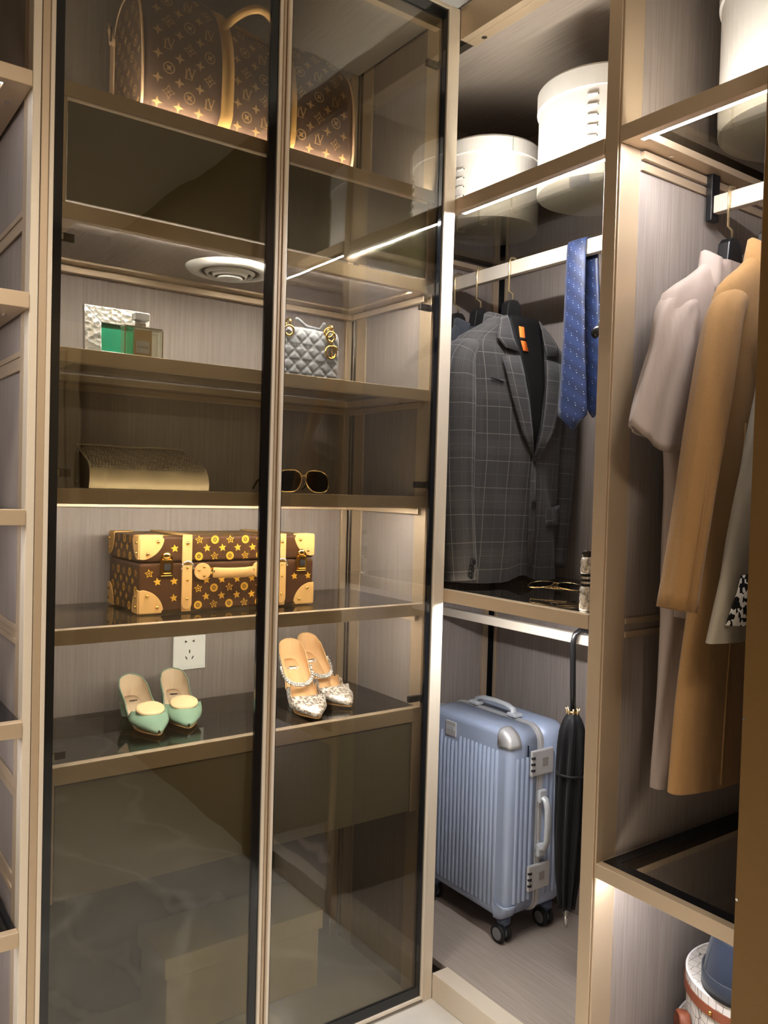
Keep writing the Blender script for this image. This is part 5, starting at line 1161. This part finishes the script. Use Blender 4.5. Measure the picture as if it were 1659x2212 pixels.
# ------------------------------------------------------------------ slim bottle by the post
sbt = thing('atomiser_bottle', 'slim silver patterned atomiser bottle beside the middle post', 'bottle', (0.034, -0.432, 1.054))
bx_, by_ = 0.045, -0.418
MB().lathe([(0.0115, 0), (0.0120, 0.004), (0.0120, 0.048), (0.0105, 0.052)], (bx_, by_, 1.0535), 24).build('bottle_base', 'silver_marble', sbt, smooth=True)
for k, mt in enumerate(('black_metal', 'chrome', 'black_metal', 'chrome', 'black_metal')): MB().lathe([(0.0108, 0), (0.0108, 0.0048)], (bx_, by_, 1.1060 + k * 0.0052), 20).build('band', mt, sbt)
MB().lathe([(0.0105, 0), (0.0118, 0.003), (0.0118, 0.030), (0.0100, 0.036)], (bx_, by_, 1.1325), 24).build('cap', 'silver_marble', sbt, smooth=True)
MB().lathe([(0.0098, 0), (0.0098, 0.012), (0.006, 0.014)], (bx_, by_, 1.1690), 20).build('nozzle', 'dark_steel', sbt, smooth=True)

# ------------------------------------------------------------------ patterned hat boxes and cap
def chain_box(label, c, r, h, lid):
    b_ = thing('hat_box', label, 'box', c, 'chain-print hat boxes under the right shelf')
    MB().lathe([(r - 0.003, 0), (r - 0.003, h - lid)], c, 56).build('box_body', 'chain_paper', b_)
    ld = MB().lathe([(r, h - lid - 0.004), (r, h - 0.004), (r - 0.006, h), (0.01, h + 0.0005)], c, 56).build('lid', 'chain_paper', b_)
    MB().torus((c[0], c[1], c[2] + h - 0.003), r - 0.002, 0.0028, (0, 0, 1), 64, 6).build('lid_piping', 'white_board', ld, smooth=True)
    MB().lathe([(r + 0.0015, h - lid - 0.006), (r + 0.0015, h - lid + 0.014)], c, 56, False).build('leather_band', 'leather_brown', b_, solid=0.002)
    for a in (math.radians(232), math.radians(172), math.radians(280)):
        MB().sphere((c[0] + (r + 0.0035) * math.cos(a), c[1] + (r + 0.0035) * math.sin(a), c[2] + h - lid + 0.004), 0.005, 8, 6).build('stud', 'gold', b_, smooth=True)
    a = math.radians(222); d = Vector((math.cos(a), math.sin(a), 0)); s_ = Vector((-math.sin(a), math.cos(a), 0)); p = Vector(c) + d * (r + 0.004)
    lk = MB().obox(tuple(p + Vector((0, 0, h - lid - 0.035))), d, s_, (0, 0, 1), 0.003, 0.020, 0.026).build('clasp', 'gold', b_, bevel=0.001)
    MB().obox(tuple(p + d * 0.004 + Vector((0, 0, h - lid - 0.03))), d, s_, (0, 0, 1), 0.002, 0.008, 0.014).build('clasp_tongue', 'pale_gold', lk)
    return b_
chain_box('larger chain-print round hat box at the bottom of the right bay', (0.335, -0.695, 0.0625), 0.176, 0.097, 0.03)
ab = chain_box('smaller chain-print round hat box stacked under the navy cap', (0.310, -0.700, 0.1605), 0.150, 0.140, 0.035)
pth = [(0.196, -0.588, 0.163), (0.186, -0.592, 0.205), (0.180, -0.600, 0.226), (0.172, -0.612, 0.224), (0.166, -0.622, 0.200), (0.166, -0.628, 0.163)]
sp_ = MB().tube(pth, 0.012, 8, flat=(1.0, 0.2), up=(0.7, -0.7, 0)).build('loop_strap', 'leather_brown', ab, smooth=True)
cap = thing('cap', 'navy denim cap resting on the chain-print hat boxes', 'cap', (0.258, -0.703, 0.301))
R = []
for f, r in ((0, 0.098), (0.25, 0.098), (0.5, 0.094), (0.8, 0.086), (0.95, 0.078), (1.0, 0.070)): R.append([(0.258 + r * math.cos(2 * math.pi * k / 40), -0.703 + r * 0.86 * math.sin(2 * math.pi * k / 40), 0.3020 + 0.105 * f) for k in range(40)])
cw = MB().rings(R, True, False, False).build('crown', 'denim_navy', cap, smooth=True, solid=0.003)
MB().rings([[(0.258 + r * math.cos(2 * math.pi * k / 40), -0.703 + r * 0.86 * math.sin(2 * math.pi * k / 40), z) for k in range(40)] for r, z in ((0.070, 0.407), (0.04, 0.390), (0.002, 0.386))]).build('crown_top', 'denim_dark', cap, smooth=True)
MB().rings([[(0.258 + 0.102 * math.cos(2 * math.pi * k / 40), -0.703 + 0.102 * 0.86 * math.sin(2 * math.pi * k / 40), z) for k in range(40)] for z in (0.3022, 0.338)]).build('band', 'denim_dark', cap, smooth=True, solid=0.003)
for k in range(6):
    a = 2 * math.pi * k / 6 + 0.4; MB().tube([(0.258 + r * math.cos(a), -0.703 + r * 0.86 * math.sin(a), 0.3020 + 0.105 * f) for f, r in ((0.34, 0.0985), (0.5, 0.0955), (0.8, 0.0875), (0.95, 0.0795), (1.0, 0.071))], 0.0012, 5).build('seam', 'denim_dark', cw, smooth=True)
